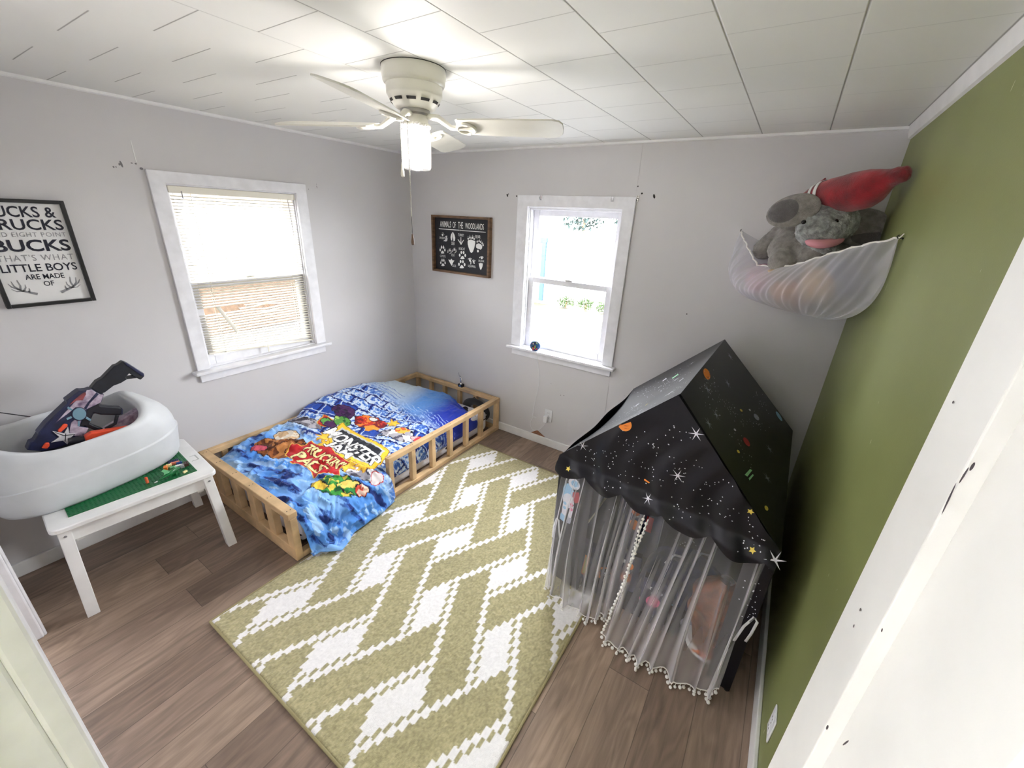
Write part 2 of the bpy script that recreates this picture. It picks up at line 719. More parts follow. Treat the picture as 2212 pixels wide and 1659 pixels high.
# ------------------------------------------------------------------ room shell
YF = -2.965                             # room side of the front wall
T_ = 0.12
struct(MB().box(-T_, W + T_, -4.4, T_, -0.08, 0.0).build('floor', M['floor']))
struct(MB().box(-T_, W + T_, -4.4, T_, H, H + 0.08).build('ceiling', M['ceiling']))
# left wall with its window hole (y -1.87..-1.095, z .88..1.995)
LW = (-1.868, -1.095, 0.884, 1.99)
b = MB()
b.box(-T_, 0, -4.4, LW[0], 0, H).box(-T_, 0, LW[1], T_, 0, H).box(-T_, 0, LW[0], LW[1], 0, LW[2]).box(-T_, 0, LW[0], LW[1], LW[3], H)
wall_left = struct(b.build('wall_left', M['wall']))
BW = (1.268, 2.022, 0.872, 1.982)
b = MB()
b.box(0, BW[0], 0, T_, 0, H).box(BW[1], W, 0, T_, 0, H).box(BW[0], BW[1], 0, T_, 0, BW[2]).box(BW[0], BW[1], 0, T_, BW[3], H)
wall_back = struct(b.build('wall_back', M['wall']))
wall_right = struct(MB().box(W, W + T_, -4.4, T_, 0, H).build('wall_right', M['green']))
# front wall: pier, closet opening, pier, doorway
b = MB()
b.box(0, 0.5, YF - T_, YF, 0, H).box(0.5, 2.40, YF - T_, YF, 2.06, H).box(2.36, 2.46, YF - T_, YF, 0, H).box(2.46, 3.33, YF - T_, YF, 2.06, H).box(3.33, W, YF - T_, YF, 0, H)
struct(b.build('wall_front', M['wall']))
b = MB()
b.box(0.3, 2.38, -3.66, -3.6, 0, H).box(2.3, 2.36, -3.6, YF - T_, 0, H)
struct(b.build('wall_closet', M['wall']))
b = MB()
b.box(2.0, W, -4.4, -4.34, 0, H)
struct(b.build('wall_hall', M['wall']))

# trims
def skirt(name, pts):
    b_ = MB()
    for (x0, x1, y0, y1, z0, z1) in pts:
        b_.box(x0, x1, y0, y1, z0, z1)
    return struct(b_.build(name, M['white'], bevel=0.004))


skirt('baseboard_back', [(0.0, W, -0.016, 0, 0, 0.075)])
skirt('baseboard_left', [(0, 0.016, YF, 0, 0, 0.082)])
skirt('baseboard_right', [(W - 0.016, W, YF, -0.016, 0, 0.10)])
b = MB()
b.prism([(0, 0), (-0.022, 0), (-0.018, -0.02), (-0.01, -0.05), (0, -0.055)], (W, 0, H), (1, 0, 0), (0, 0, 1), 2.95)
struct(b.build('trim_1', M['white']))
b = MB()
b.prism([(0, 0), (0.012, 0), (0.010, -0.012), (0, -0.016)], (0, YF, H), (1, 0, 0), (0, 0, 1), -2.95)
struct(b.build('trim_2', M['white']))
b = MB()
b.prism([(0, 0), (-0.012, 0), (-0.010, -0.012), (0, -0.016)], (0.0, 0, H), (0, 1, 0), (0, 0, 1), W)
struct(b.build('trim_3', M['white']))

# closet casing on the front wall and the doorway jamb
b = MB()
b.box(0.5, 0.578, YF - T_ - 0.01, YF + 0.004, 0, 2.06).box(0.49, 0.572, YF, YF + 0.014, 0, 2.12)
struct(b.build('trim_4', M['white_old'], bevel=0.006))
b = MB()
b.box(2.415, 2.487, YF, -2.9415, 0, 2.10).box(2.44, 2.475, YF - T_ - 0.02, YF, 0, 2.06).box(2.475, 2.487, -3.05, -3.015, 0, 2.05)
struct(b.build('trim_5', M['white_old'], bevel=0.004))

# ------------------------------------------------------------------ windows
TB = lambda u, d, z: (u, d, z)                 # back wall: u = x, d > 0 outside
TL = lambda u, d, z: (-d, u, z)                # left wall: u = y


def window(name, T, u0, u1, z0, z1, cw, casing, meet, old):
    """u0..u1, z0..z1: the hole; casing = outer edges (ul, ur, ztop)"""
    b_ = MB()
    ul, ur, zt = casing
    b_.box(ul, u0 + 0.006, -0.02, 0, z0, zt, T=T).box(u1 - 0.006, ur, -0.02, 0, z0, zt, T=T).box(u0, u1, -0.02, 0, z1 - 0.004, zt, T=T)
    # jamb lining
    b_.box(u0, u0 + 0.012, 0, 0.12, z0, z1, T=T).box(u1 - 0.012, u1, 0, 0.12, z0, z1, T=T).box(u0, u1, 0, 0.12, z1 - 0.012, z1, T=T).box(u0, u1, 0.0, 0.13, z0 - 0.01, z0 + 0.006, T=T)
    # parting stops
    b_.box(u0 + 0.012, u0 + 0.022, 0.012, 0.03, z0, z1 - 0.01, T=T).box(u1 - 0.022, u1 - 0.012, 0.012, 0.03, z0, z1 - 0.01, T=T).box(u0 + 0.012, u1 - 0.012, 0.012, 0.03, z1 - 0.024, z1 - 0.012, T=T)
    root = struct(b_.build(name, old, bevel=0.003))
    root['label'] = None
    del root['label']
    # sill board and apron
    b_ = MB().box(ul - 0.026, ur + 0.026, -0.062, 0.01, z0 - 0.022, z0 - 0.001, T=T)
    b_.build('window_sill', old, root, bevel=0.005)
    b_ = MB().box(ul + 0.008, ur - 0.008, -0.017, 0, z0 - 0.082, z0 - 0.022, T=T)
    b_.build('window_apron', old, root, bevel=0.003)

    def sash(nm, d0, d1, za, zb, st, tp, bt):
        c_ = MB()
        a0, a1 = u0 + 0.014, u1 - 0.014
        c_.box(a0, a0 + st, d0, d1, za, zb, T=T).box(a1 - st, a1, d0, d1, za, zb, T=T).box(a0 + st, a1 - st, d0, d1, zb - tp, zb, T=T).box(a0 + st, a1 - st, d0, d1, za, za + bt, T=T)
        s_ = c_.build(nm, old, root, bevel=0.003)
        dm = (d0 + d1) / 2
        MB().box(a0 + st - 0.004, a1 - st + 0.004, dm - 0.002, dm + 0.002, za + bt - 0.004, zb - tp + 0.004, T=T).build('pane', M['glass'], s_)
        return s_
    sash('upper_sash', 0.074, 0.106, meet - 0.006, z1 - 0.014, 0.048, 0.05, 0.034)
    lo = sash('lower_sash', 0.034, 0.066, z0 + 0.004, meet + 0.03, 0.05, 0.04, 0.062)
    c_ = MB().box((u0 + u1) / 2 - 0.03, (u0 + u1) / 2 + 0.03, 0.036, 0.062, meet + 0.03, meet + 0.042, T=T)
    c_.build('sash_lock', M['chain'], lo, bevel=0.003)
    return root


win_back = window('window_1', TB, BW[0], BW[1], BW[2], BW[3], 0.08, (1.179, 2.10, 2.057), 1.425, M['white_old'])
win_left = window('window_2', TL, LW[0], LW[1], LW[2], LW[3], 0.07, (-1.937, -1.022, 2.049), 1.405, M['white_old'])
# insect screen over the lower half of the side window
k = NT('insect_screen')
k.n.remove(k.b)
tr = k.node('ShaderNodeBsdfTransparent')
df = k.node('ShaderNodeBsdfDiffuse')
df.inputs[0].default_value = rgb((70, 66, 62))
mx = k.node('ShaderNodeMixShader')
mx.inputs[0].default_value = 0.45
k.link(tr.outputs[0], mx.inputs[1])
k.link(df.outputs[0], mx.inputs[2])
k.link(mx.outputs[0], k.out.inputs['Surface'])
M['screen'] = k.m
MB().box(LW[0] + 0.014, LW[1] - 0.014, 0.112, 0.114, LW[2], 1.42, T=TL).build('insect_screen', M['screen'], win_left)

# holes and chipped plaster beside the windows
b = MB()
for (x, z, rx, rz) in ((1.071, 2.055, 0.007, 0.012), (1.082, 2.064, 0.004, 0.004), (2.21, 2.062, 0.007, 0.014), (2.128, 2.078, 0.006, 0.006), (2.095, 2.12, 0.004, 0.004),
                       (1.158, 2.05, 0.006, 0.006), (1.69, 0.52, 0.003, 0.003), (1.72, 0.525, 0.003, 0.004), (2.55, 1.35, 0.004, 0.004), (1.59, 0.60, 0.002, 0.002)):
    b.flat(ellipse(x, z, rx, rz, 9, 0.4), (0, -0.0012, 0), (1, 0, 0), (0, 0, 1))
b.build('nail_hole', M['darkhole'], wall_back)
b = MB()
for (y, z, ry, rz, a) in ((-2.03, 2.062, 0.007, 0.022, 0.15), (-2.038, 2.06, 0.006, 0.008, 0), (-1.985, 2.072, 0.007, 0.004, 0), (-1.968, 2.071, 0.007, 0.005, 0), (-1.949, 2.05, 0.012, 0.008, 0),
                          (-2.065, 2.045, 0.006, 0.006, 0), (-2.055, 2.046, 0.004, 0.005, 0), (-0.924, 2.058, 0.002, 0.004, 0), (-0.924, 2.04, 0.003, 0.012, 0.2), (-0.992, 2.02, 0.004, 0.004, 0)):
    b.flat(ellipse(y, z, ry * 0.7, rz * 0.75, 9, a), (0.0012, 0, 0), (0, 1, 0), (0, 0, 1))
b.build('nail_hole', mat('chipped_plaster', (120, 118, 122), 0.8), wall_left)
# board joints showing as thin ridges
b = MB().box(2.086, 2.089, -0.0015, 0, 2.09, 2.365).box(2.09, 2.0925, -0.0015, 0, 0.30, 0.80)
b.build('plaster_joint', M['wall'], wall_back)
MB().box(0, 0.002, -1.965, -1.962, 2.08, 2.18).build('plaster_joint', M['white'], wall_left)
# triangular tear in the back wall above the baseboard
M['brown'] = mat('brown_board', (150, 104, 78), 0.8, var=(60, 0.2))
b = MB().prism([(1.43, 0.076), (1.575, 0.076), (1.5, 0.116), (1.49, 0.118)], (0, 0, 0), (1, 0, 0), (0, 0, 1), 0.004)
tag(b.build('wall_patch', M['brown']), 'small brown triangular board scrap above the baseboard under the back window', 'board scrap')

# ------------------------------------------------------------------ outside
M['lawn'] = mat('lawn_grass', (40, 39, 14), 0.9, var=(1.6, 0.25), bump=(30, 0.5, 0.02))
M['dirt'] = mat('dry_ground', (96, 84, 64), 0.9, var=(2, 0.15))
M['concrete'] = mat('pale_concrete', (96, 96, 96), 0.8, var=(3, 0.05))
M['siding'] = mat('white_siding', (118, 119, 122), 0.7, var=(2, 0.03))
M['bluepaint'] = mat('blue_trim_paint', (34, 58, 92), 0.6)
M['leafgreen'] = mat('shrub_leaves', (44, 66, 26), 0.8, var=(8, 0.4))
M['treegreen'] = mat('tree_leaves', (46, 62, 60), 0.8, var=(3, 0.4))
M['tan'] = mat('tan_brick', (92, 72, 54), 0.8, var=(14, 0.2))
struct(MB().box(-30, 30, 6.2, 60, -0.62, -0.5).build('lawn', M['lawn']))
struct(MB().box(-12, 30, T_ + 0.02, 6.2, -0.62, -0.505).build('patio', M['concrete']))
struct(MB().box(-30, -T_ - 0.05, -30, T_ + 0.02, -0.62, -0.5).build('ground', M['dirt']))


def siding_house(name, label, x0, x1, y0, y1, z0, z1, skirt_z, side):
    t = thing(name, label, 'house', ((x0 + x1) / 2, (y0 + y1) / 2, z0))
    c_ = MB()
    z = skirt_z
    while z < z1:
        c_.box(x0, x1, y0, y1, z, min(z + 0.13, z1)).box(x0 - 0.012, x1 + 0.012, y0 - 0.012, y1 + 0.012, z, z + 0.03)
        z += 0.13
    c_.build('siding_wall', M['siding'], t)
    if skirt_z > z0:
        MB().box(x0 + 0.01, x1 - 0.01, y0 + 0.01, y1 - 0.01, z0, skirt_z).build('foundation', M['tan'], t)
    c_ = MB().prism([(y0 - 0.3, z1), (y1 + 0.3, z1), ((y0 + y1) / 2, z1 + 1.2)], (x0 - 0.2, 0, 0), (0, 1, 0), (0, 0, 1), x1 - x0 + 0.4)
    c_.build('roof', M['concrete'], t)
    return t


t = siding_house('neighbour_house', 'white clapboard house wing seen through the back window', -8.5, -2.72, 8.2, 8.55, -0.5, 3.0, -0.5, 1)
MB().box(-3.12, -3.0, 8.12, 8.185, -0.4, 1.28).build('corner_post', M['bluepaint'], t)
MB().box(-3.3, -2.98, 8.13, 8.19, 1.28, 1.40).build('door_header', M['bluepaint'], t)
t = siding_house('neighbour_house', 'white house with a tan brick base seen through the blinds', -10.5, -6.0, -11, 5, -0.5, 2.7, 0.55, 0)
t = thing('board_fence', 'long pale board fence across the far end of the lawn', 'fence', (-4, 22, -0.5))
b = MB()
for i in range(90):
    b.box(-22 + i * 0.4, -22 + i * 0.4 + 0.37, 22, 22.03, -0.5, 0.95)
b.build('fence_board', M['siding'], t)
MB().box(-22, 14, 22.03, 22.1, 0.6, 0.7).box(-22, 14, 22.03, 22.1, -0.2, -0.1).build('fence_rail', M['siding'], t)


def leaf_clump(c, r, n, size, seed):
    rg = np.random.default_rng(seed)
    b_ = MB()
    for _ in range(n):
        d = rg.normal(size=3)
        d /= np.linalg.norm(d)
        p = np.asarray(c) + d * np.asarray(r) * rg.random() ** 0.4
        a = rg.normal(size=3)
        a /= np.linalg.norm(a)
        u = np.cross(a, (0.3, 0.5, 0.8))
        u /= np.linalg.norm(u)
        s_ = size * (0.6 + 0.8 * rg.random())
        b_.add([p - a * s_, p + u * s_ * 0.4, p + a * s_, p - u * s_ * 0.4], [(0, 1, 2, 3)])
    return b_


SHR = [('spreading low green shrub nearest the house wing on the lawn', -2.2, 8.15, 0.34), ('low leafy shrub in the middle of the lawn edge', -1.60, 8.2, 0.34), ('rounded green shrub farthest right at the lawn edge', -1.0, 8.15, 0.34)]
for i, (lb, x, y, r) in enumerate(SHR):
    t = thing('shrub', lb, 'shrub', (x, y, -0.5), 'shrubs at the lawn edge')
    leaf_clump((x, y, -0.32), (r * 0.85, r * 0.6, 0.16), 420, 0.035, i).build('foliage', M['leafgreen'], t)
    MB().tube([(x, y, -0.5), (x + 0.02, y, -0.3)], 0.02, 6).build('stem', M['brown'], t)
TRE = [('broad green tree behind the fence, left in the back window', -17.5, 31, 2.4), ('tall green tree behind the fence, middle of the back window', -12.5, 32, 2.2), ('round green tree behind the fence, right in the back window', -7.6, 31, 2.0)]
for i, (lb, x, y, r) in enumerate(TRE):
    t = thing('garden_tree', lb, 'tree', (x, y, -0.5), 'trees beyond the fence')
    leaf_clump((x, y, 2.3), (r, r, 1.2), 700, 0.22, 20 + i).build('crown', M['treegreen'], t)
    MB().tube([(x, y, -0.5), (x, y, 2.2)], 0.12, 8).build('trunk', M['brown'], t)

# ------------------------------------------------------------------ mini blind in the side window
BZ0, BZ1, BX = 0.965, 1.985, -0.014
t = thing('window_blind', 'white mini blind with a broken hanging slat in the side window', 'window blind', (BX, -1.48, 0.92))
yl, yr = -1.842, -1.108
MB().box(BX - 0.028, BX + 0.012, yl - 0.008, yr + 0.006, BZ1 - 0.045, BZ1 - 0.008).build('headrail', M['blind'], t, bevel=0.003)
b = MB()
N = 55
for i in range(N):
    f = i / (N - 1)
    z = BZ1 - 0.062 - f * (BZ1 - 0.062 - 0.972)
    zl = z + 0.012 * sstep(0.86, 1.0, f)
    zr = z - 0.030 * sstep(0.80, 1.0, f)
    if i == 38:
        segs = [(-1.56, yr, 0.0, -0.004), (-1.34, -1.33, 0, 0)][:1]
    elif i == 39:
        segs = [(-1.60, yr, 0.0, 0.0)]
    else:
        segs = [(yl, yr, 0, 0)]
    for (a0, a1, s0, s1) in segs:
        ys = np.linspace(a0, a1, 14)
        zz = zl + (zr - zl) * (ys - yl) / (yr - yl)
        if i in (39, 40, 41):                       # bent slats beside the break
            zz = zz + (0.010 if i == 39 else -0.008) * np.exp(-((ys + 1.42) / 0.05) ** 2)
        P = np.zeros((14, 5, 3))
        for q, e in enumerate(np.linspace(-1, 1, 5)):
            P[:, q, 0] = BX - 0.008 + e * 0.0122
            P[:, q, 1] = ys
            P[:, q, 2] = zz + 0.0022 * (1 - e * e) - e * 0.0028
        b.grid(P, flip=True)
b.build('slats', M['blind'], t, solid=0.0008)
P = np.zeros((12, 3, 3))
for i, f in enumerate(np.linspace(0, 1, 12)):
    for q, e in enumerate((-1, 0, 1)):
        P[i, q] = (BX + 0.018 + 0.004 * abs(e), -1.737 + 0.084 * f + e * 0.011, 1.272 - 0.185 * f + e * 0.005)
MB().grid(P).build('broken_slat', M['blind'], t, solid=0.001)
MB().bar((BX - 0.008, yl, 0.972), (BX - 0.008, yr, 0.916), 0.022, 0.012).build('bottom_rail', M['blind'], t, bevel=0.003)
for y in (-1.742, -1.205):
    b = MB()
    b.tube([(BX + 0.006, y, BZ1 - 0.04), (BX + 0.006, y + 0.002, 0.96)], 0.0016, 5)
    b.tube([(BX - 0.022, y, BZ1 - 0.04), (BX - 0.022, y + 0.002, 0.96)], 0.0012, 5)
    b.build('ladder_cord', M['blind'], t)
MB().tube([(BX + 0.02, -1.165, BZ1 - 0.04), (BX + 0.024, -1.16, 1.80), (BX + 0.024, -1.158, 1.70)], 0.002, 6).build('lift_cord', M['grey_ink'], t)
MB().tube([(BX + 0.018, -1.79, BZ1 - 0.035), (BX + 0.02, -1.79, BZ1 - 0.075)], 0.003, 6).build('tilt_hook', M['grey_ink'], t)
b = MB().box(0.008, 0.014, -1.477, -1.471, 0.905, 0.965)
b.build('hold_down_clip', M['blind'], t)

# ------------------------------------------------------------------ curtain hooks left on the back window casing
hk = None
for i, x in enumerate((1.388, 1.94)):
    lb = ('small silver curtain hook on the window casing, nearer the woodland sign', 'small silver curtain hook on the window casing, nearer the toy hammock')[i]
    if hk is None:
        hk = thing('curtain_hook', lb, 'hook', (x, -0.021, 2.04), 'curtain hooks on the back window')
        MB().box(x - 0.009, x + 0.009, -0.024, -0.0205, 2.024, 2.056).build('hook_plate', M['metal'], hk, bevel=0.001)
        MB().tube([(x, -0.024, 2.03), (x, -0.038, 2.028), (x, -0.044, 2.036), (x, -0.042, 2.046)], 0.003, 6).build('hook_arm', M['metal'], hk)
    else:
        o = hk.copy()
        COL.objects.link(o)
        o.location = (x, -0.021, 2.04)
        o['label'] = lb
        for ch in hk.children:
            c_ = ch.copy()
            COL.objects.link(c_)
            c_.parent = o
t = thing('curtain_bracket', 'dark corner bracket with screws at the back window casing corner', 'bracket', (2.106, -0.002, 2.05))
b = MB().box(2.098, 2.112, -0.008, -0.0015, 2.03, 2.066).tube([(2.105, -0.008, 2.05), (2.105, -0.03, 2.048)], 0.004, 6)
b.build('bracket_plate', M['chain'], t)
b = MB()
for z in (2.036, 2.06):
    b.sphere((2.105, -0.009, z), 0.003, 8, 5)
b.build('screw', M['darkhole'], t)

# ------------------------------------------------------------------ lettered wall signs
t = thing('wall_sign', 'black framed white sign with dark slogan about trucks and bucks', 'wall sign', (0.001, -2.456, 1.39))
y0, y1, z0, z1 = -2.612, -2.300, 1.39, 1.872
b = MB()
fwid = 0.016
b.box(0.0, 0.03, y0, y0 + fwid, z0, z1).box(0.0, 0.03, y1 - fwid, y1, z0, z1).box(0.0, 0.03, y0 + fwid, y1 - fwid, z0, z0 + fwid).box(0.0, 0.03, y0 + fwid, y1 - fwid, z1 - fwid, z1)
b.build('sign_frame', M['black'], t, bevel=0.002)
MB().box(0.0, 0.012, y0 + fwid, y1 - fwid, z0 + fwid, z1 - fwid).build('sign_board', M['paper'], t)
O, U, V = (0.0132, y0, z0), (0, 1, 0), (0, 0, 1)
b = MB()
hw = y1 - y0
for body, u0, u1, v0, v1, bold in (('DUCKS &', 0.035, 0.272, 0.404, 0.452, 0.016), ('TRUCKS', 0.030, 0.285, 0.348, 0.396, 0.018),
                                   ('BUCKS', 0.034, 0.286, 0.252, 0.306, 0.024), ('LITTLE BOYS', 0.030, 0.284, 0.160, 0.196, 0.012),
                                   ('ARE MADE', 0.095, 0.228, 0.124, 0.148, 0.010), ('OF', 0.148, 0.184, 0.090, 0.114, 0.012)):
    text_on(b, body, O, U, V, (u0, u1, v0, v1), 0, bold)
for body, u0, u1, v0, v1 in (('AND EIGHT POINT', 0.030, 0.284, 0.318, 0.338), ("THAT'S WHAT", 0.030, 0.284, 0.210, 0.238)):
    text_on(b, body, O, U, V, (u0, u1, v0, v1), 1, -0.004, 1.15)
b.build('lettering', [M['navy_ink'], M['grey_ink']], t)
for sx, ox in ((1, 0.030), (-1, 0.282)):
    b = MB()

    def pt(a, c_):
        return (0.0133, y0 + ox + sx * a, z0 + c_)
    for path, r in (([(0.085, 0.055), (0.06, 0.066), (0.035, 0.078), (0.02, 0.098), (0.016, 0.122)], (0.006, 0.005, 0.004, 0.003, 0.001)),
                    ([(0.035, 0.078), (0.040, 0.1), (0.036, 0.126)], (0.004, 0.003, 0.001)), ([(0.03, 0.082), (0.012, 0.096), (0.004, 0.112)], (0.003, 0.0025, 0.001)),
                    ([(0.045, 0.074), (0.055, 0.090), (0.056, 0.104)], (0.004, 0.0025, 0.001)), ([(0.06, 0.066), (0.064, 0.078), (0.064, 0.086)], (0.004, 0.0025, 0.001)),
                    ([(0.045, 0.073), (0.022, 0.074), (0.008, 0.086)], (0.003, 0.002, 0.001))):
        P = np.zeros((len(path), 2, 3))
        pa = np.array(path)
        tg = np.gradient(pa, axis=0)
        tg /= np.linalg.norm(tg, axis=1)[:, None]
        for i in range(len(path)):
            n_ = np.array([-tg[i][1], tg[i][0]]) * r[i]
            P[i, 0] = pt(*(pa[i] + n_))
            P[i, 1] = pt(*(pa[i] - n_))
        b.grid(P, s=False)
    b.build('antler_print', M['grey_ink'], t)

M['walnut'] = mat('brown_stained_frame', (112, 84, 60), 0.6, var=(14, 0.25), stretch=(1, 1, 4))
M['chalk'] = mat('black_sign_board', (30, 30, 36), 0.7, var=(5, 0.15))
M['cream_ink'] = mat('white_ink', (232, 232, 230), 0.7)
x0, x1, z0, z1 = 0.290, 0.934, 1.407, 1.888
t = thing('wall_sign', 'brown framed black sign of woodland animal tracks', 'wall sign', ((x0 + x1) / 2, -0.001, z0))
b = MB()
q = 0.02
b.box(x0, x0 + q, -0.04, 0, z0, z1).box(x1 - q, x1, -0.04, 0, z0, z1).box(x0 + q, x1 - q, -0.04, 0, z0, z0 + q).box(x0 + q, x1 - q, -0.04, 0, z1 - q, z1)
b.build('sign_frame', M['walnut'], t, bevel=0.002)
MB().box(x0 + q, x1 - q, -0.012, 0, z0 + q, z1 - q).build('sign_board', M['chalk'], t)
O, U, V = (x0, -0.0134, z0), (1, 0, 0), (0, 0, 1)
b = MB()
# sheet coordinates: s 0..1 across, v 0..1 up, read off the sign
SX, SZ = x1 - x0, z1 - z0


def sg(px, py):                                   # crop pixels of the sign to sheet coordinates
    # sign corners in the crop: (100,105) (1445,160) (140,1388) (1415,1555)
    a = (px - (100 + 40 * (py - 105) / 1283.0))
    wd = (1345 - 70 * (py - 105) / 1300.0)
    u = a / wd
    tp = 105 + 55 * u
    bt = 1388 + 167 * u
    v = 1 - (py - tp) / (bt - tp)
    u = u ** 1.03
    return u * SX, v * SZ


def tx(body, px0, py0, px1, py1, bold=0.0):
    u0, v1 = sg(px0, py0)
    u1, v0 = sg(px1, py1)
    text_on(b, body, O, U, V, (u0, u1, v0, v1), 0, bold)


def el(px, py, rx, ry, a=0.0):
    u, v = sg(px, py)
    b.flat(ellipse(u, v, rx / 1330 * SX, ry / 1340 * SZ, 14, a), O, U, V)


def pg(pts):
    b.flat([sg(*p) for p in pts], O, U, V)


for wd, a0, a1, y_0, y_1 in (('ANIMALS', 285, 555, 240, 392), ('OF', 595, 668, 262, 400), ('THE', 722, 832, 262, 414), ('WOODLANDS', 880, 1282, 282, 436)):
    tx(wd, a0, y_0, a1, y_1, 0.004)
pg([(255, 408), (752, 440), (752, 456), (255, 424)])
pg([(790, 446), (1322, 480), (1322, 494), (790, 460)])
el(770, 452, 12, 14)
for wd, a0, y_0, a1, y_1 in (('OPOSSUM', 272, 595, 405, 655), ('DEER', 566, 708, 642, 788), ('TURKEY', 722, 522, 855, 592), ('BEAR', 1108, 552, 1212, 632), ('COYOTE', 290, 1012, 424, 1082),
                             ('FOX', 568, 988, 640, 1056), ('BOBCAT', 740, 838, 876, 906), ('DUCK', 588, 1240, 676, 1310), ('SQUIRREL', 945, 1245, 1115, 1325), ('SKUNK', 1170, 1118, 1290, 1178)):
    tx(wd, a0, y_0, a1, y_1, 0.0)
# opossum hands
el(350, 556, 20, 26)
for dx, dy in ((-46, -14), (-38, -44), (-6, -58), (30, -48), (46, -18)):
    u, v = 350 + dx, 556 + dy
    pg([(350 + dx * .45, 556 + dy * .45), (u - 4, v - 3), (u + 5, v + 3)])
el(445, 655, 26, 46)
for dx, dy in ((-22, -70), (-2, -80), (14, -76), (38, -30)):
    pg([(440, 650), (445 + dx - 7, 655 + dy), (445 + dx + 7, 655 + dy - 4), (456, 650)])
pg([(425, 660), (370, 694), (440, 706), (450, 680)])
# deer hoof
pg([(594, 484), (560, 540), (545, 605), (556, 670), (580, 690), (592, 600)])
pg([(600, 484), (636, 550), (655, 620), (648, 685), (616, 698), (604, 600)])
# turkey
pg([(780, 604), (792, 604), (796, 760), (786, 782), (776, 750)])
pg([(708, 650), (732, 660), (792, 760), (786, 782)])
pg([(858, 660), (836, 672), (786, 756), (792, 782)])
# bear prints
pg([(936, 700), (950, 672), (1010, 655), (1066, 680), (1104, 690), (1102, 740), (1080, 850), (1050, 940), (1022, 962), (995, 946), (960, 850), (938, 760)])
for px, py, rx, ry in ((948, 636, 15, 26), (986, 612, 14, 30), (1014, 624, 11, 22), (1046, 612, 14, 30), (1078, 640, 14, 28)):
    el(px, py, rx, ry)
    el(px - 2, py - ry - 22, 5, 8)
pg([(1116, 800), (1126, 762), (1170, 740), (1220, 760), (1248, 800), (1246, 850), (1215, 888), (1190, 870), (1150, 862), (1122, 840)])
for px, py in ((1144, 702), (1184, 690), (1218, 706), (1248, 740), (1268, 782)):
    el(px, py, 14, 24, -0.3)
    el(px + 12, py - 36, 4, 7)
el(1158, 918, 22, 30)


def paw(cx, cy, s, toes=4, claws=True):
    pg([(cx - 46 * s, cy + 66 * s), (cx - 22 * s, cy + 20 * s), (cx, cy + 4 * s), (cx + 22 * s, cy + 20 * s), (cx + 46 * s, cy + 66 * s), (cx + 20 * s, cy + 76 * s), (cx - 20 * s, cy + 76 * s)])
    for dx, dy in ((-58, -10), (-24, -70), (24, -68), (58, -6)):
        el(cx + dx * s, cy + dy * s, 18 * s, 34 * s)
        if claws:
            el(cx + dx * s * 1.05, cy + dy * s - 46 * s, 4 * s, 9 * s)


paw(350, 912, 1.0)
paw(362, 1212, 0.92)
paw(822, 1032, 1.08, claws=False)
paw(806, 1248, 1.1, claws=False)
for cx, cy in ((518, 930), (632, 912)):
    pg([(cx - 10, cy + 66), (cx + 20, cy + 60), (cx + 48, cy + 30), (cx + 20, cy + 44)])
    for dx, dy in ((-36, 0), (-6, -30), (16, -36), (42, 2)):
        pg([(cx + dx - 9, cy + dy + 40), (cx + dx - 5, cy + dy - 18), (cx + dx + 2, cy + dy - 34), (cx + dx + 9, cy + dy + 30)])
pg([(492, 1126), (545, 1140), (566, 1104), (592, 1146), (636, 1146), (600, 1210), (572, 1276), (530, 1200)])
el(988, 1140, 22, 30)
pg([(984, 1150), (1018, 1160), (1014, 1230), (996, 1236), (1000, 1180)])
for dx in (-36, -16, 6, 28):
    el(988 + dx, 1092 - abs(dx) * -0.4, 8, 18)
el(1068, 1170, 20, 26)
el(1078, 1206, 13, 14)
for dx in (-22, -2, 18, 34):
    el(1068 + dx, 1130 + abs(dx) * 0.5, 6, 14)
el(1240, 1084, 18, 24)
for dx in (-40, -18, 6, 28):
    el(1238 + dx, 1044 + abs(dx) * 0.6, 9, 16)
pg([(1178, 1216), (1216, 1204), (1262, 1232), (1252, 1290), (1226, 1356), (1206, 1350), (1188, 1280)])
for dx in (-32, -8, 18, 38):
    el(1216 + dx, 1204 + abs(dx) * 0.3, 9, 14)
b.build('track_print', M['cream_ink'], t)

# ------------------------------------------------------------------ outlets, adapter, cord, light disc
def outlet(name, label, T, u, z, group='wall outlets'):
    t_ = thing(name, label, 'outlet', T(u, -0.001, z), group)
    MB().box(u - 0.036, u + 0.036, -0.006, 0, z - 0.058, z + 0.058, T=T).build('cover_plate', M['white_plastic'], t_, bevel=0.003)
    for dz in (-0.024, 0.024):
        f_ = MB().box(u - 0.016, u + 0.016, -0.008, -0.005, z + dz - 0.014, z + dz + 0.014, T=T).build('socket_face', M['white_plastic'], t_, bevel=0.002)
        c_ = MB()
        for du in (-0.006, 0.006):
            c_.box(u + du - 0.001, u + du + 0.001, -0.0085, -0.0075, z + dz - 0.002, z + dz + 0.007, T=T)
        c_.build('slot', M['darkhole'], f_)
    MB().sphere(T(u, -0.006, z), 0.003, 8, 5).build('screw', M['chain'], t_)


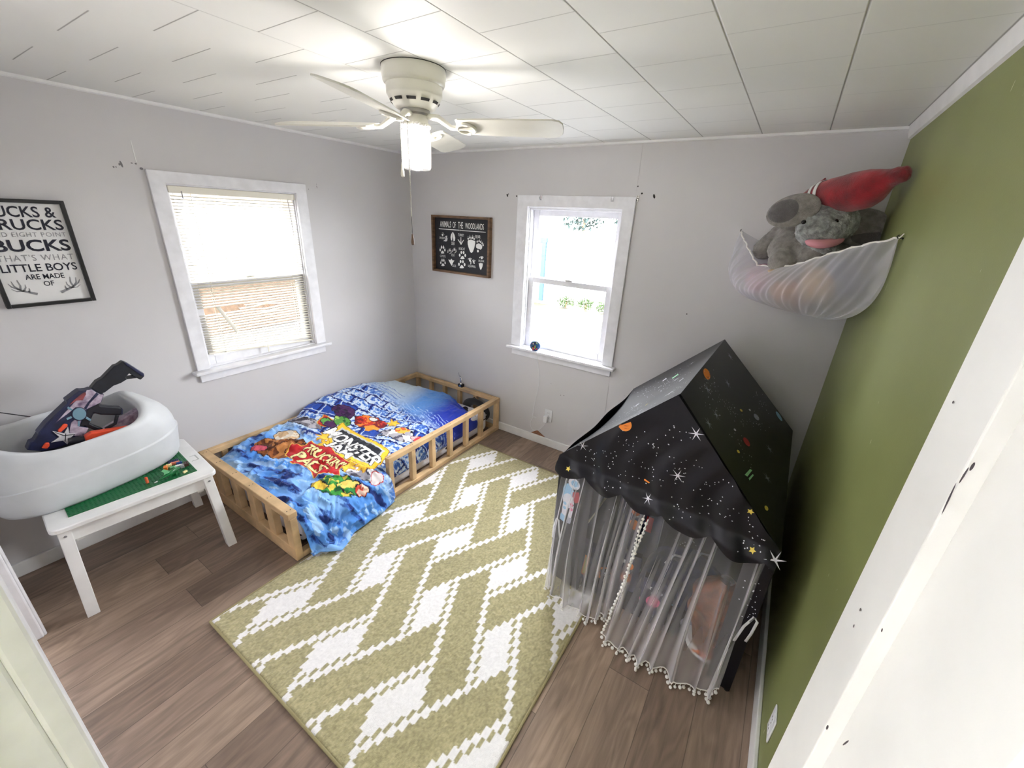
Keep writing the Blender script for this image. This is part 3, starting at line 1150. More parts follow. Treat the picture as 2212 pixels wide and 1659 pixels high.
TR = lambda u, d, z: (W + d, u, z)
outlet('wall_outlet', 'white wall outlet on the back wall holding the white adapter', TB, 1.592, 0.297)
outlet('wall_outlet', 'white wall outlet low on the green wall beside the open door', TR, -1.64, 0.285)
t = thing('power_adapter', 'small white power adapter plugged into the back wall outlet', 'adapter', (1.58, -0.03, 0.24))
MB().box(1.562, 1.600, -0.043, -0.0095, 0.238, 0.300).build('adapter_body', M['white_plastic'], t, bevel=0.005, seg=3)
pts = np.array([(1.474, -0.068, 0.886), (1.474, -0.073, 0.862), (1.474, -0.058, 0.80), (1.476, -0.025, 0.70), (1.488, -0.02, 0.60), (1.478, -0.02, 0.52), (1.462, -0.02, 0.436), (1.448, -0.02, 0.33), (1.444, -0.02, 0.262), (1.452, -0.024, 0.246), (1.47, -0.028, 0.262),
                (1.488, -0.022, 0.25), (1.476, -0.02, 0.244), (1.452, -0.02, 0.252), (1.436, -0.02, 0.22), (1.424, -0.02, 0.18), (1.436, -0.022, 0.135), (1.468, -0.024, 0.118), (1.515, -0.024, 0.135), (1.56, -0.026, 0.185), (1.581, -0.026, 0.236)])
tt = np.linspace(0, len(pts) - 1, 120)
sp = np.stack([np.interp(tt, np.arange(len(pts)), pts[:, i]) for i in range(3)], 1)
for _ in range(6):
    sp[1:-1] = (sp[:-2] + 2 * sp[1:-1] + sp[2:]) / 4
t = thing('night_light', 'round blue night light with a colourful face on the back window sill', 'night light', (1.435, -0.044, 0.8715))
cy, cz, rr = -0.044, 0.915, 0.0415
Ry = rotm('X', 90) @ np.eye(3)
Rd = rotm('Z', 27) @ rotm('X', 90)
M['nl_blue'] = mat('blue_plastic_case', (38, 70, 120), 0.4)
MB().lathe([(0, -0.012), (rr, -0.012), (rr + 0.001, 0), (rr, 0.010), (rr - 0.004, 0.013), (0, 0.013)], (1.435, cy, cz), 36, 0, Rd).build('case', M['nl_blue'], t)
cols = [mat('print_' + n_, c_, 0.5) for n_, c_ in (('teal', (36, 96, 130)), ('lime', (150, 190, 60)), ('red', (190, 40, 50)), ('navy', (18, 24, 60)), ('pale', (220, 215, 225)), ('green', (50, 120, 70)))]
b = MB()
rg = np.random.default_rng(3)
for i in range(34):
    a, q = rg.random() * 6.28, 0.033 * math.sqrt(rg.random())
    c0 = np.array([q * math.cos(a), q * math.sin(a)])
    b.flat([tuple(c0 + 0.006 * rg.normal(size=2) * 0.6 + 0.0075 * np.array([math.cos(z), math.sin(z)])) for z in np.linspace(0, 6.28, 6)[:-1]], np.array([1.435, cy, cz]) + Rd @ np.array([0, 0, 0.0132 + 0.00004 * i]), Rd @ np.array([1, 0, 0]), Rd @ np.array([0, 1, 0]), int(rg.integers(0, 6)))
b.build('printed_face', cols, t)
MB().tube(sp, 0.0016, 6).build('power_cord', M['white_plastic'], t)
b = MB().box(1.415, 1.455, -0.056, -0.032, 0.872, 0.8765)
b.build('foot', M['nl_blue'], t)

# ------------------------------------------------------------------ ceiling fan with jar light
FC = np.array([1.73, -1.618])
t = thing('ceiling_fan', 'white four-blade ceiling fan with a lit glass jar light', 'ceiling fan', (FC[0], FC[1], H - 0.001))
fc = (FC[0], FC[1], 0)
hs = MB().lathe([(0.0, 2.379), (0.1155, 2.379), (0.1155, 2.352), (0.113, 2.342), (0.113, 2.336), (0.1085, 2.328), (0.102, 2.325), (0.102, 2.296), (0.0985, 2.290), (0.095, 2.284), (0.074, 2.256), (0.062, 2.250), (0.0, 2.249)], fc, 56).build('motor_housing', M['fanwhite'], t)
MB().lathe([(0.1165, 2.3798), (0.1165, 2.3775), (0.0, 2.3775)], fc, 56).build('ceiling_gasket', M['darkhole'], hs)
for i in range(11):
    a = 2 * math.pi * i / 11 + 0.22
    b = MB()
    p = []
    for q in np.linspace(-0.19, 0.19, 7):
        c_ = a + q
        for r_, z in ((0.0905, 2.2765), (0.0845, 2.2685)):
            p.append((FC[0] + (r_ + 0.0012) * math.cos(c_), FC[1] + (r_ + 0.0012) * math.sin(c_), z - 0.0006))
    b.grid(np.array(p).reshape(7, 2, 3))
    b.build('vent_slot', M['darkhole'], hs)
MB().lathe([(0.055, 2.251), (0.055, 2.238), (0.05, 2.232), (0.0, 2.232)], fc, 32).build('rotor_hub', M['chain'], t)
nk = MB().lathe([(0.046, 2.234), (0.047, 2.222), (0.046, 2.2), (0.047, 2.19), (0.0, 2.19)], fc, 36).build('light_fitter', M['fanwhite'], t)
b = MB()
for i in range(26):
    a = 2 * math.pi * i / 26
    b.sphere((FC[0] + 0.0515 * math.cos(a), FC[1] + 0.0515 * math.sin(a), 2.199 + 0.002 * math.sin(a * 6)), 0.0062, 8, 6)
b.build('rope_collar', M['pom'], nk)
M['jar'] = mat_glass('jar_glass', gloss=0.10, frost=0.012)
jar = MB().lathe([(0.046, 2.196), (0.049, 2.19), (0.053, 2.182), (0.0555, 2.172), (0.0555, 2.066), (0.054, 2.058), (0.049, 2.051), (0.0, 2.050), (0.0, 2.054), (0.046, 2.056), (0.051, 2.064), (0.0525, 2.07), (0.0525, 2.17)], fc, 40).build('glass_jar', M['jar'], t)
M['bulb'] = mat('lit_bulb', (255, 244, 226), 0.5, emit=((255, 250, 246), BULB))
MB().lathe([(0.0, 2.075), (0.014, 2.078), (0.027, 2.09), (0.031, 2.108), (0.027, 2.126), (0.017, 2.145), (0.013, 2.16), (0.013, 2.19)], fc, 24).build('light_bulb', M['bulb'], t)
BL = [25, 115, 205, 292]
for i, a in enumerate(BL):
    a = math.radians(a)
    d = np.array([math.cos(a), math.sin(a), 0])
    s_ = np.array([-math.sin(a), math.cos(a), 0])
    pz = math.radians(15)
    s2 = s_ * math.cos(pz) - np.array([0, 0, 1]) * math.sin(pz)
    n2 = np.cross(d, s2)
    O = np.array([FC[0], FC[1], 2.200])
    # bracket arm with a ring where it meets the blade
    arm = MB()
    arm.tube([O + d * 0.045 + np.array([0, 0, 0.032]), O + d * 0.09 + np.array([0, 0, 0.026]), O + d * 0.14 + np.array([0, 0, 0.002]) - n2 * 0.006, O + d * 0.165 - n2 * 0.006], [0.010, 0.012, 0.009, 0.008], 10)
    ring = []
    for q in np.linspace(0, 2 * math.pi, 25):
        ring.append(O + d * (0.198 + 0.034 * math.cos(q)) + s2 * 0.036 * math.sin(q) - n2 * 0.0075)
    arm.tube(ring, 0.0055, 8, cap=False)
    arm.tube([O + d * 0.165 - n2 * 0.0075, O + d * 0.232 - n2 * 0.0075], 0.005, 8)
    for q in (-1, 0, 1):
        arm.sphere(O + d * (0.232 if q == 0 else 0.21) + s2 * 0.03 * q - n2 * 0.009, 0.005, 8, 6)
    arm.build('blade_bracket', M['fanwhite'], t)
    prof = [(0.165, -0.048), (0.175, -0.055), (0.30, -0.061), (0.52, -0.064), (0.545, -0.056), (0.558, -0.036), (0.561, 0.0), (0.558, 0.036), (0.545, 0.056), (0.52, 0.064), (0.30, 0.061), (0.175, 0.055), (0.165, 0.048)]
    MB().prism(prof, O, d, s2, 0.006, d0=-0.003).build('fan_blade', M['fanwhite'], t, bevel=0.002)
lf = -rt
tc_ = np.array([0.70, -0.70, 0])
c0 = np.array([FC[0], FC[1], 0]) + lf * 0.030 + tc_ * 0.058
ch = MB()
ch.tube([c0 - tc_ * 0.02 + np.array([0, 0, 2.226]), c0 + np.array([0, 0, 2.216]), c0 + np.array([0, 0, 1.88])], 0.0018, 6)
for z in np.arange(1.885, 2.215, 0.0065):
    ch.sphere(c0 + np.array([0, 0, z]), 0.0026, 6, 4)
ch = ch.build('pull_chain', M['chain'], t)
MB().tube([c0 + np.array([0, 0, 1.885]), c0 + np.array([0, 0, 1.812])], 0.0011, 5).build('chain_cord', M['darkhole'], ch)
M['fobwood'] = mat('dark_wood_fob', (92, 70, 54), 0.4)
MB().lathe([(0.0, 1.816), (0.0035, 1.814), (0.006, 1.795), (0.0072, 1.783), (0.006, 1.774), (0.0, 1.771)], c0, 12).build('chain_fob', M['fobwood'], ch)
c1 = np.array([FC[0], FC[1], 0]) + lf * 0.058 + tc_ * 0.040
ch = MB()
ch.tube([c1 - lf * 0.012 + np.array([0, 0, 2.222]), c1 + np.array([0, 0, 2.215]), c1 + np.array([0, 0, 2.07])], 0.0018, 6)
for z in np.arange(2.075, 2.215, 0.0065):
    ch.sphere(c1 + np.array([0, 0, z]), 0.0026, 6, 4)
ch = ch.build('pull_chain', M['chain'], t)
MB().lathe([(0.0, 2.072), (0.003, 2.07), (0.0055, 2.045), (0.0075, 2.03), (0.006, 2.022), (0.0, 2.019)], c1, 12).build('chain_fob', M['fanwhite'], ch)
MB().sphere(c1 - lf * 0.010 + np.array([0, 0, 2.222]), 0.007, 10, 8).build('chain_switch', M['darkhole'], t)

# ------------------------------------------------------------------ open bedroom door at the right
hp, fp = np.array([3.308, -2.945]), np.array([3.2585, -2.19])
dd = (fp - hp) / np.linalg.norm(fp - hp)
dn = np.array([dd[1], -dd[0]])                       # towards the green wall
TD = lambda s_, d, z: (hp[0] + dd[0] * s_ + dn[0] * d, hp[1] + dd[1] * s_ + dn[1] * d, z)
DW, DZ = float(np.linalg.norm(fp - hp)), 2.03
M['doorpaint'] = mat('white_door_paint', (238, 238, 234), 0.38, var=(6, 0.02), bump=(120, 0.05))
t = thing('open_door', 'white panelled bedroom door standing open against the green wall', 'door', (hp[0], hp[1], 0.01))
b = MB()
b.box(0.642, DW, 0, 0.05, 0.01, DZ, T=TD).box(0.0, 0.642, 0, 0.05, 0.01, 0.20, T=TD).box(0.0, 0.642, 0, 0.05, 1.93, DZ, T=TD)
b.build('door_frame', M['doorpaint'], t, bevel=0.002)
b = MB()
b.box(0.425, 0.644, 0.020, 0.05, 0.198, 1.932, T=TD)
b.build('door_panel', M['doorpaint'], t, bevel=0.002)
b = MB()
b.box(0.0, 0.426, 0.044, 0.05, 0.198, 1.932, T=TD)
b.build('door_panel', M['doorpaint'], t, bevel=0.002)
M['scuff'] = mat('dark_scuff', (70, 62, 66), 0.7)
b = MB()
for (s_, z, rx, rz, a) in ((0.628, 1.66, 0.003, 0.006, 0.2), (0.634, 1.645, 0.002, 0.012, 0.1), (0.638, 1.61, 0.002, 0.022, -0.1), (0.63, 1.40, 0.002, 0.003, 0), (0.634, 1.18, 0.003, 0.006, 0.3), (0.70, 1.33, 0.002, 0.003, 0), (0.705, 1.36, 0.002, 0.003, 0), (0.578, 1.235, 0.0015, 0.012, 0.3), (0.73, 1.70, 0.002, 0.002, 0)):
    b.flat(ellipse(s_, z, rx, rz, 8, a), (hp[0] - dn[0] * 0.0012, hp[1] - dn[1] * 0.0012, 0), (dd[0], dd[1], 0), (0, 0, 1))
b.build('scuff_mark', M['scuff'], t)
# ------------------------------------------------------------------ rug
RX0, RX1, RY0, RY1 = 1.105, 2.588, -2.502, -0.368
CX, CY = 0.0204, 0.0415
XB, YB = 1.511, -2.445                     # a zigzag's turning point
SUB = 5
nx, ny = int(round((RX1 - RX0) / CX * SUB)), int(round((RY1 - RY0) / CY * SUB * 1.8))
xs, ys = np.linspace(RX0, RX1, nx + 1), np.linspace(RY0, RY1, ny + 1)
X, Y = np.meshgrid(xs, ys, indexing='ij')


def rug_white(X, Y):
    i = np.floor((X - XB) / CX + 0.5).astype(int)
    j = np.floor((Y - YB) / CY + 0.5).astype(int)
    ph = np.mod(j, 20)
    tri = np.where(ph <= 10, ph, 20 - ph)
    rising = (ph > 0) & (ph < 10)
    k = np.floor_divide(i - tri, 10)
    s = (i - tri) - 10 * k
    fx_ = (X - XB) / CX - tri
    line = np.abs(np.mod(fx_ + 5, 10) - 5) < 0.72
    # rising half: stones in even bands, falling half: in odd bands
    rising = ph < 10
    parity = np.where(rising, np.mod(k, 2) == 0, np.mod(k, 2) == 1)
    jj = np.where(rising, ph - 5, ph - 15)
    ii = s - 5
    cross = np.where(rising, ii + 2 * jj, ii - 2 * jj)        # along the stone
    stone = parity & (s >= 2) & (s <= 8) & (np.abs(cross) <= 5)
    return line | stone, s


Xc, Yc = (X[:-1, :-1] + X[1:, 1:]) / 2, (Y[:-1, :-1] + Y[1:, 1:]) / 2
wig = 0.0016
wn, _ = rug_white(X + wig * (vnoise(X * 130, Y * 130, 5) - 0.5) * 2, Y + wig * 2 * (vnoise(X * 130, Y * 130, 9) - 0.5) * 2)
pile = 0.011 + 0.004 * (fbm(X * 180, Y * 120, 1, 2) - 0.5) + 0.003 * (fbm(X * 30, Y * 30, 3, 2) - 0.5)
edge = np.minimum(np.minimum(X - RX0, RX1 - X), np.minimum(Y - RY0, RY1 - Y))
pile = pile * sstep(-0.002, 0.012, edge) + 0.002
tone = 0.62 + 0.76 * fbm(X * 170, Y * 120, 21, 2) * 1.0
fade = 0.92 + 0.16 * fbm(X * 4, Y * 4, 31, 3)
ol = np.array([lin(172), lin(164), lin(126)])
wh = np.array([lin(250), lin(248), lin(249)])
cmap = np.where(wn[..., None], wh * (0.88 + 0.14 * (tone[..., None] - 0.62) / 0.76), ol * (tone * fade)[..., None])
P = np.stack([X, Y, pile], -1)
me = bpy.data.meshes.new('pile')
rug = thing('area_rug', 'sage green rug with white diamonds and stepped zigzag lines', 'rug', ((RX0 + RX1) / 2, (RY0 + RY1) / 2, 0.0005))
b = MB().grid(P)
o = b.build('pile', mat_attr('rug_pile', 0.95, bump=(420, 0.8, 0.004), sheen=0.3, spec=0.1), rug)
ca = o.data.color_attributes.new('Col', 'FLOAT_COLOR', 'POINT')
ca.data.foreach_set('color', np.concatenate([cmap.reshape(-1, 3), np.ones((cmap[..., 0].size, 1))], 1).ravel())
M['binding'] = mat('rug_binding', (150, 140, 102), 0.8, bump=(300, 0.5))
q = 0.004
b = MB().tube([(RX0, RY0, 0.006), (RX1, RY0, 0.006)], 0.0058, 8).tube([(RX1, RY0, 0.006), (RX1, RY1, 0.006)], 0.0058, 8).tube([(RX1, RY1, 0.006), (RX0, RY1, 0.006)], 0.0058, 8).tube([(RX0, RY1, 0.006), (RX0, RY0, 0.006)], 0.0058, 8)
b.build('bound_edge', M['binding'], rug)

# ------------------------------------------------------------------ toddler bed
bed = thing('floor_bed', 'low pine floor bed with slatted rails along the left wall', 'bed', (0.53, -1.02, 0.0))
MW = M['wood']
ZT = 0.332


def rail(nm, x0, x1, y0, y1, z0, z1, screws=()):
    b_ = MB().box(x0, x1, y0, y1, z0, z1)
    for x, y in screws:
        b_.lathe([(0.0034, z1 + 0.0006), (0.0, z1 + 0.0007)], (x, y, 0), 8, 1)
    return b_.build(nm, [MW, M['darkhole']], bed, bevel=0.004)


FY0, FY1 = -2.052, -1.998                     # footboard
NX0, NX1 = 1.040, 1.084                       # near side
r_ft = rail('top_rail', 0.004, NX1, FY0, FY1, ZT - 0.038, ZT, [(x, y) for x in (0.05, 0.24, 0.45, 0.65, 0.85, 1.05) for y in (-2.035, -2.015)])
rail('bottom_rail', 0.020, NX1, FY0 + 0.006, FY1 - 0.006, 0.001, 0.085)
for x0, x1 in ((0.02, 0.085), (0.205, 0.282), (0.408, 0.485), (0.612, 0.688), (0.815, 0.892), (1.012, NX1)):
    rail('slat', x0, x1, FY0 + 0.008, FY1 - 0.006, 0.085, ZT - 0.038)
r_nt = rail('top_rail', NX0, NX1, -1.345, -0.020, ZT - 0.038, ZT, [(1.062, y + dy) for y in (-1.325, -1.115, -0.905, -0.70, -0.495, -0.285, -0.05) for dy in (-0.008, 0.008)])
rail('bottom_rail', NX0, NX1, FY1 - 0.006, -0.02, 0.001, 0.040)
for y in (-1.325, -1.115, -0.905, -0.70, -0.495, -0.285):
    rail('slat', NX0 + 0.003, NX1 - 0.003, y - 0.02, y + 0.02, 0.040, ZT - 0.038)
r_ht = rail('top_rail', 0.004, NX0, -0.062, -0.020, ZT - 0.038, ZT, [(x, -0.041) for x in (0.05, 0.235, 0.42, 0.615, 0.815, 1.0)])
rail('bottom_rail', 0.02, NX0, -0.058, -0.022, 0.001, 0.040)
rail('slat', NX0 + 0.001, NX1 - 0.001, -0.062, -0.022, 0.040, ZT - 0.038)
for x in (0.045, 0.235, 0.42, 0.615, 0.815):
    rail('slat', x - 0.02, x + 0.02, -0.058, -0.022, 0.040, ZT - 0.038)
r_lt = rail('top_rail', 0.004, 0.046, FY1, -0.062, ZT - 0.038, ZT)
rail('bottom_rail', 0.020, 0.046, FY1 - 0.006, -0.058, 0.001, 0.040)
for y in (-1.905, -1.70, -1.50, -1.29, -1.08, -0.87, -0.66, -0.45, -0.24):
    rail('slat', 0.020, 0.044, y - 0.02, y + 0.02, 0.040, ZT - 0.038)
k = NT('printed_sheet')
g = k.node('ShaderNodeNewGeometry')
mp = k.node('ShaderNodeMapping')
mp.inputs['Scale'].default_value = (7, 7, 12)
k.link(g.outputs['Position'], mp.inputs[0])
nz = k.node('ShaderNodeTexNoise')
nz.inputs['Scale'].default_value = 1.0
nz.inputs['Detail'].default_value = 1.5
k.link(mp.outputs[0], nz.inputs['Vector'])
rp = k.node('ShaderNodeValToRGB')
rp.color_ramp.interpolation = 'CONSTANT'
e = rp.color_ramp.elements
e[0].position, e[0].color = 0, rgb((34, 26, 34))
e[1].position, e[1].color = 0.35, rgb((222, 220, 226))
q_ = e.new(0.72)
q_.color = rgb((120, 40, 46))
k.link(nz.outputs['Fac'], rp.inputs[0])
k.link(rp.outputs[0], k.b.inputs['Base Color'])
k.b.inputs['Roughness'].default_value = 0.9
mt = MB().box(0.085, 1.0, -1.955, -0.10, 0.012, 0.195).build('mattress', [k.m])
mt.modifiers.new('edge', 'BEVEL').width = 0.035
mt.modifiers['edge'].segments = 4
tag(mt, 'low mattress in a white sheet with dark prints inside the pine bed', 'mattress')
MB().tube([(0.09, -1.95, 0.16), (0.995, -1.95, 0.16), (0.995, -0.105, 0.16), (0.09, -0.105, 0.16), (0.09, -1.95, 0.16)], 0.004, 6).build('piping', M['paper'], mt)

# comforter -----------------------------------------------------------
NA, NB = 330, 560
yv = np.linspace(-1.985, -0.165, NB)
HF = np.interp(yv, [-1.985, -1.9, -1.66, -1.37, -1.12, -0.9, -0.7, -0.45, -0.28, -0.165], [0.262, 0.285, 0.345, 0.385, 0.43, 0.435, 0.42, 0.375, 0.31, 0.235])
PX, PZ = np.zeros((NA, NB)), np.zeros((NA, NB))
aa = np.linspace(0, 1, NA)
XE = np.interp(yv, [-1.985, -1.96, -1.93, -1.86, -1.80, -1.73, -1.62, -1.45, -1.36, -1.30], [1.06, 1.10, 1.17, 1.245, 1.22, 1.175, 1.17, 1.125, 1.09, 1.06])
for jx in range(NB):
    y, h, xe = yv[jx], HF[jx], XE[jx]
    over = float(sstep(0.375, 0.405, h))
    hd = float(sstep(-0.30, -0.165, y))           # head end tapers to the mattress
    top = 0.292 - 0.055 * hd
    x0 = 0.058 - 0.046 * over
    z0 = (0.245 * (1 - over) + (h - 0.03) * over)
    x0 += 0.06 * hd
    far = [(x0, z0), (x0 + 0.012, (z0 + h) / 2), (x0 + 0.045, h - 0.004), (x0 + 0.11, h), (0.30, 0.6 * h + 0.4 * top), (0.46, top + 0.012), (0.65, top), (0.82, top - 0.006)]
    ins = far + [(0.93, top - 0.03), (0.985, top - 0.075), (1.012, 0.17), (1.012, 0.125), (1.005, 0.105), (1.0, 0.095)]
    spl = far + [(0.95, top - 0.012), (1.03, 0.262), (1.095, 0.195), (1.125, 0.11), (1.142, 0.048), (min(1.165, xe + 0.03), 0.030), (max(1.15, xe), 0.026)]
    if y < -1.9:
        spl[-2] = (1.15 - 0.02 * sstep(-1.92, -1.985, y), 0.03)
    w_ = float(sstep(-1.318, -1.362, y)) if False else float(1 - sstep(-1.372, -1.352, y))
    if y < -1.93:
        pass

    def rs(path):
        p = np.array(path)
        L = np.concatenate([[0], np.cumsum(np.linalg.norm(np.diff(p, axis=0), axis=1))])
        L /= L[-1]
        xx, zz = np.interp(aa, L, p[:, 0]), np.interp(aa, L, p[:, 1])
        kk = np.ones(9) / 9
        xp = np.convolve(np.pad(xx, 4, mode='edge'), kk, 'valid')
        zp = np.convolve(np.pad(zz, 4, mode='edge'), kk, 'valid')
        return xp, zp
    xi, zi = rs(ins)
    xo, zo = rs(spl)
    PX[:, jx] = xi * (1 - w_) + xo * w_
    PZ[:, jx] = zi * (1 - w_) + zo * w_
PY = np.repeat(yv[None], NA, 0).copy()
# the head edge runs aslant, nearer the foot on the near side
tY = sstep(-0.75, -0.165, PY)
PY -= tY * (0.10 * sstep(0.55, 1.0, PX) + 0.02 * np.sin(PX * 9))
P = np.stack([PX, PY, PZ], -1)
du = np.gradient(P, axis=0)
dv = np.gradient(P, axis=1)
Nn = np.cross(du, dv)
Nn /= np.linalg.norm(Nn, axis=-1)[..., None] + 1e-12
Nn *= np.sign(Nn[..., 2:3] + 1e-9)
S_ = np.repeat(aa[:, None], NB, 1) * 1.5
ins_m = sstep(0.0, 0.03, np.repeat(aa[:, None], NB, 1)) * sstep(0.0, 0.03, 1 - np.repeat(aa[:, None], NB, 1) + 0.005)
wr = 0.020 * (fbm(S_ * 5, PY * 5, 4, 4) - 0.5)
rid = 1 - np.abs(2 * fbm(S_ * 7 + PY * 3, PY * 9 - S_ * 3, 11, 3) - 1)
wr += 0.020 * (rid ** 3 - 0.35) * (0.40 + 1.1 * sstep(-1.30, -1.7, PY))
wr += 0.030 * (fbm(S_ * 3.1 + 2, PY * 3.3, 23, 2) - 0.5) * sstep(-1.25, -1.6, PY)
rid2 = 1 - np.abs(2 * fbm(S_ * 14, PY * 10 + S_ * 9, 15, 3) - 1)
wr += 0.006 * (rid2 ** 2 - 0.4)
rid3 = 1 - np.abs(2 * fbm(S_ * 4 + 2.2 * PY, PY * 3.4, 44, 2) - 1)
wr += 0.012 * (rid3 ** 4 - 0.2) * sstep(-1.0, -0.5, PY)
wr += 0.040 * (fbm(S_ * 7, PY * 7, 8, 3) - 0.40) * sstep(0.99, 1.08, PX)
nearrail = sstep(0.90, 0.99, PX) * (1 - sstep(-1.40, -1.35, PY) * 0.0)
lim = np.where(PY > -1.372, 1 - 0.85 * nearrail, 1.0)
P = P + Nn * (wr * ins_m * lim)[..., None]
P[..., 2] = np.maximum(P[..., 2], 0.021)
ovr = (P[..., 0] < 0.062)
P[..., 0] = np.where((P[..., 2] < 0.34) & (P[..., 1] > -1.995) & (P[..., 0] < 0.055), 0.055, P[..., 0])
P[..., 0] = np.maximum(P[..., 0], 0.008)
on_rail = (P[..., 0] < 0.05)
P[..., 2] = np.where(on_rail, np.maximum(P[..., 2], 0.342), P[..., 2])
P[..., 1] = np.maximum(P[..., 1], -1.990)

# print on the cloth, in bed coordinates
X, Y = P[..., 0], P[..., 1]
Xs = np.where(X > 0.95, 0.95 + (aa[:, None] - np.interp(0.95, [0.0, 1.0], [0, 1])) * 0 + (X - 0.95), X)
# unroll the part that hangs over the edge
arc = np.concatenate([np.zeros((1, NB)), np.cumsum(np.linalg.norm(np.diff(P, axis=0), axis=-1), axis=0)])
ref = int(np.argmin(np.abs(aa - 0.55)))
U_ = np.where(np.arange(NA)[:, None] > ref, X[ref][None] + (arc - arc[ref][None]), X)
Vv = Y


def C(r, g_, b_):
    return np.array([lin(r), lin(g_), lin(b_)])


def paint(mask, c_, a=1.0):
    global COLR
    mk = (mask.astype(float) * a)[..., None]
    COLR = COLR * (1 - mk) + c_ * mk


jx_ = 0.016 * (fbm(U_ * 22, Vv * 22, 61, 3) - 0.5) * 2
jy_ = 0.016 * (fbm(U_ * 22, Vv * 22, 67, 3) - 0.5) * 2
Ud, Vd = U_ + jx_, Vv + jy_
spk = fbm(U_ * 60, Vv * 60, 71, 3)
# foot half: light blue ground with darker strokes
st = fbm(U_ * 9 + Vv * 4, Vv * 26 - U_ * 9, 81, 4)
g0 = sstep(0.35, 0.62, fbm(U_ * 4, Vv * 4, 83, 3))
COLR = C(84, 146, 226) * (1 - g0[..., None]) + C(138, 186, 242) * g0[..., None]
paint(st > 0.60, C(34, 74, 168), 0.75)
paint(st > 0.68, C(16, 34, 100), 0.9)
paint((st < 0.36), C(176, 210, 246), 0.7)
# middle: walls of blocks
ang = math.radians(22)
bu = (Ud * math.cos(ang) + Vd * math.sin(ang)) / 0.16
bv = (-Ud * math.sin(ang) + Vd * math.cos(ang)) / 0.105
row = np.floor(bv)
bu2 = bu + 0.5 * np.mod(row, 2)
cell = vnoise(np.floor(bu2) * 3.7, row * 5.3, 91)
fu, fv = bu2 - np.floor(bu2), bv - row
mid = sstep(-1.52, -1.40, Vd + 0.10 * (0.5 - U_)) * (1 - sstep(-0.74, -0.60, Vd + 0.05 * U_))
blk = np.zeros(X.shape + (3,)) + C(116, 158, 224)
blk = np.where((cell < 0.33)[..., None], C(38, 78, 176), blk)
blk = np.where((cell > 0.68)[..., None], C(186, 208, 238), blk)
spm = (spk > 0.55) & (cell >= 0.33)
blk = np.where(spm[..., None], C(214, 228, 246), blk)
blk = np.where(((spk < 0.40) & (cell >= 0.33))[..., None], C(62, 104, 196), blk)
ln = (np.minimum(fu, 1 - fu) < 0.055) | (np.minimum(fv, 1 - fv) < 0.07)
blk = np.where(ln[..., None], C(18, 34, 112), blk)
ln2 = (np.abs(fu - 0.16) < 0.03) | (np.abs(fv - 0.2) < 0.035)
blk = np.where(ln2[..., None], C(206, 222, 242), blk)
COLR = COLR * (1 - mid[..., None]) + blk * mid[..., None]
# head: pale sky fading into deep blue towards the near side
hd = sstep(-0.78, -0.60, Vd + 0.10 * (U_ - 0.5))
gx = U_ + 0.22 * (Vv + 0.45) + 0.06 * (fbm(U_ * 5, Vv * 5, 101, 3) - 0.5)
sky = C(196, 212, 226)[None, None] * (1 - sstep(0.28, 0.55, gx))[..., None] + C(96, 150, 222) * (sstep(0.28, 0.55, gx) * (1 - sstep(0.58, 0.84, gx)))[..., None] + C(32, 56, 172) * sstep(0.58, 0.84, gx)[..., None]
COLR = COLR * (1 - hd[..., None]) + sky * hd[..., None]
sl = np.abs(np.mod((Vd + 0.28 * U_) * 30, 1) - 0.5) < 0.12
paint(sl & (Vv > -0.86) & (Vv < -0.58) & (U_ > 0.42) & (spk > 0.42), C(178, 206, 242), 0.8)
paint((np.abs(np.mod((Vd - 0.15 * U_) * 22, 1) - 0.5) < 0.10) & (Vv > -0.74) & (Vv < -0.55) & (U_ < 0.40), C(60, 96, 190), 0.7)


def blob(poly, c_, out=None, jit=1.0, dark=None, light=None):
    msk = inpoly(U_ + jx_ * jit, Vv + jy_ * jit, poly)
    if out is not None:
        for dx, dy in ((0.006, 0), (-0.006, 0), (0, 0.006), (0, -0.006)):
            paint(inpoly(U_ + jx_ * jit + dx, Vv + jy_ * jit + dy, poly), out)
    paint(msk, c_)
    if dark is not None:
        paint(msk & (fbm(U_ * 26, Vv * 26, 111, 3) > 0.57), dark)
    if light is not None:
        paint(msk & (fbm(U_ * 22, Vv * 22, 117, 3) < 0.40), light)


def el2(cx, cy, rx, ry, a=0.0, n=18):
    return ellipse(cx, cy, rx, ry, n, a)


INK = C(28, 20, 34)
# plain colour patches of the print (no figures)
blob(el2(0.36, -1.68, 0.19, 0.10, 0.55), C(150, 86, 40), INK, 1.6, C(96, 50, 26), C(196, 130, 74))
blob(el2(0.28, -1.58, 0.09, 0.055, 0.7), C(214, 178, 138), INK, 1.2, None, C(238, 226, 210))
blob(el2(0.25, -1.77, 0.06, 0.03, 0.9), C(206, 84, 104), INK, 1.2)
blob(el2(0.47, -1.60, 0.05, 0.10, -0.4), C(168, 100, 46), INK, 1.2, C(120, 66, 32))
blob(el2(0.23, -1.41, 0.14, 0.045, 0.35), C(128, 124, 134), INK, 1.3, C(60, 56, 70), C(186, 182, 190))
blob([(0.25, -1.27), (0.33, -1.25), (0.36, -1.33), (0.29, -1.36)], C(208, 62, 46), C(226, 176, 60), 0.8)
blob(el2(0.30, -1.12, 0.085, 0.075, 0.2), C(72, 34, 84), INK, 1.0, C(44, 20, 58))
blob(el2(0.38, -1.20, 0.07, 0.05, 0.3), C(92, 158, 70), INK, 1.2, C(40, 92, 50), C(170, 206, 110))
blob(el2(0.34, -1.29, 0.07, 0.035, 0.2), C(78, 40, 88), INK, 1.0, C(100, 170, 80))
blob(el2(0.53, -1.05, 0.13, 0.085, 0.25), C(208, 50, 36), INK, 1.6, C(130, 24, 30), C(236, 130, 50))
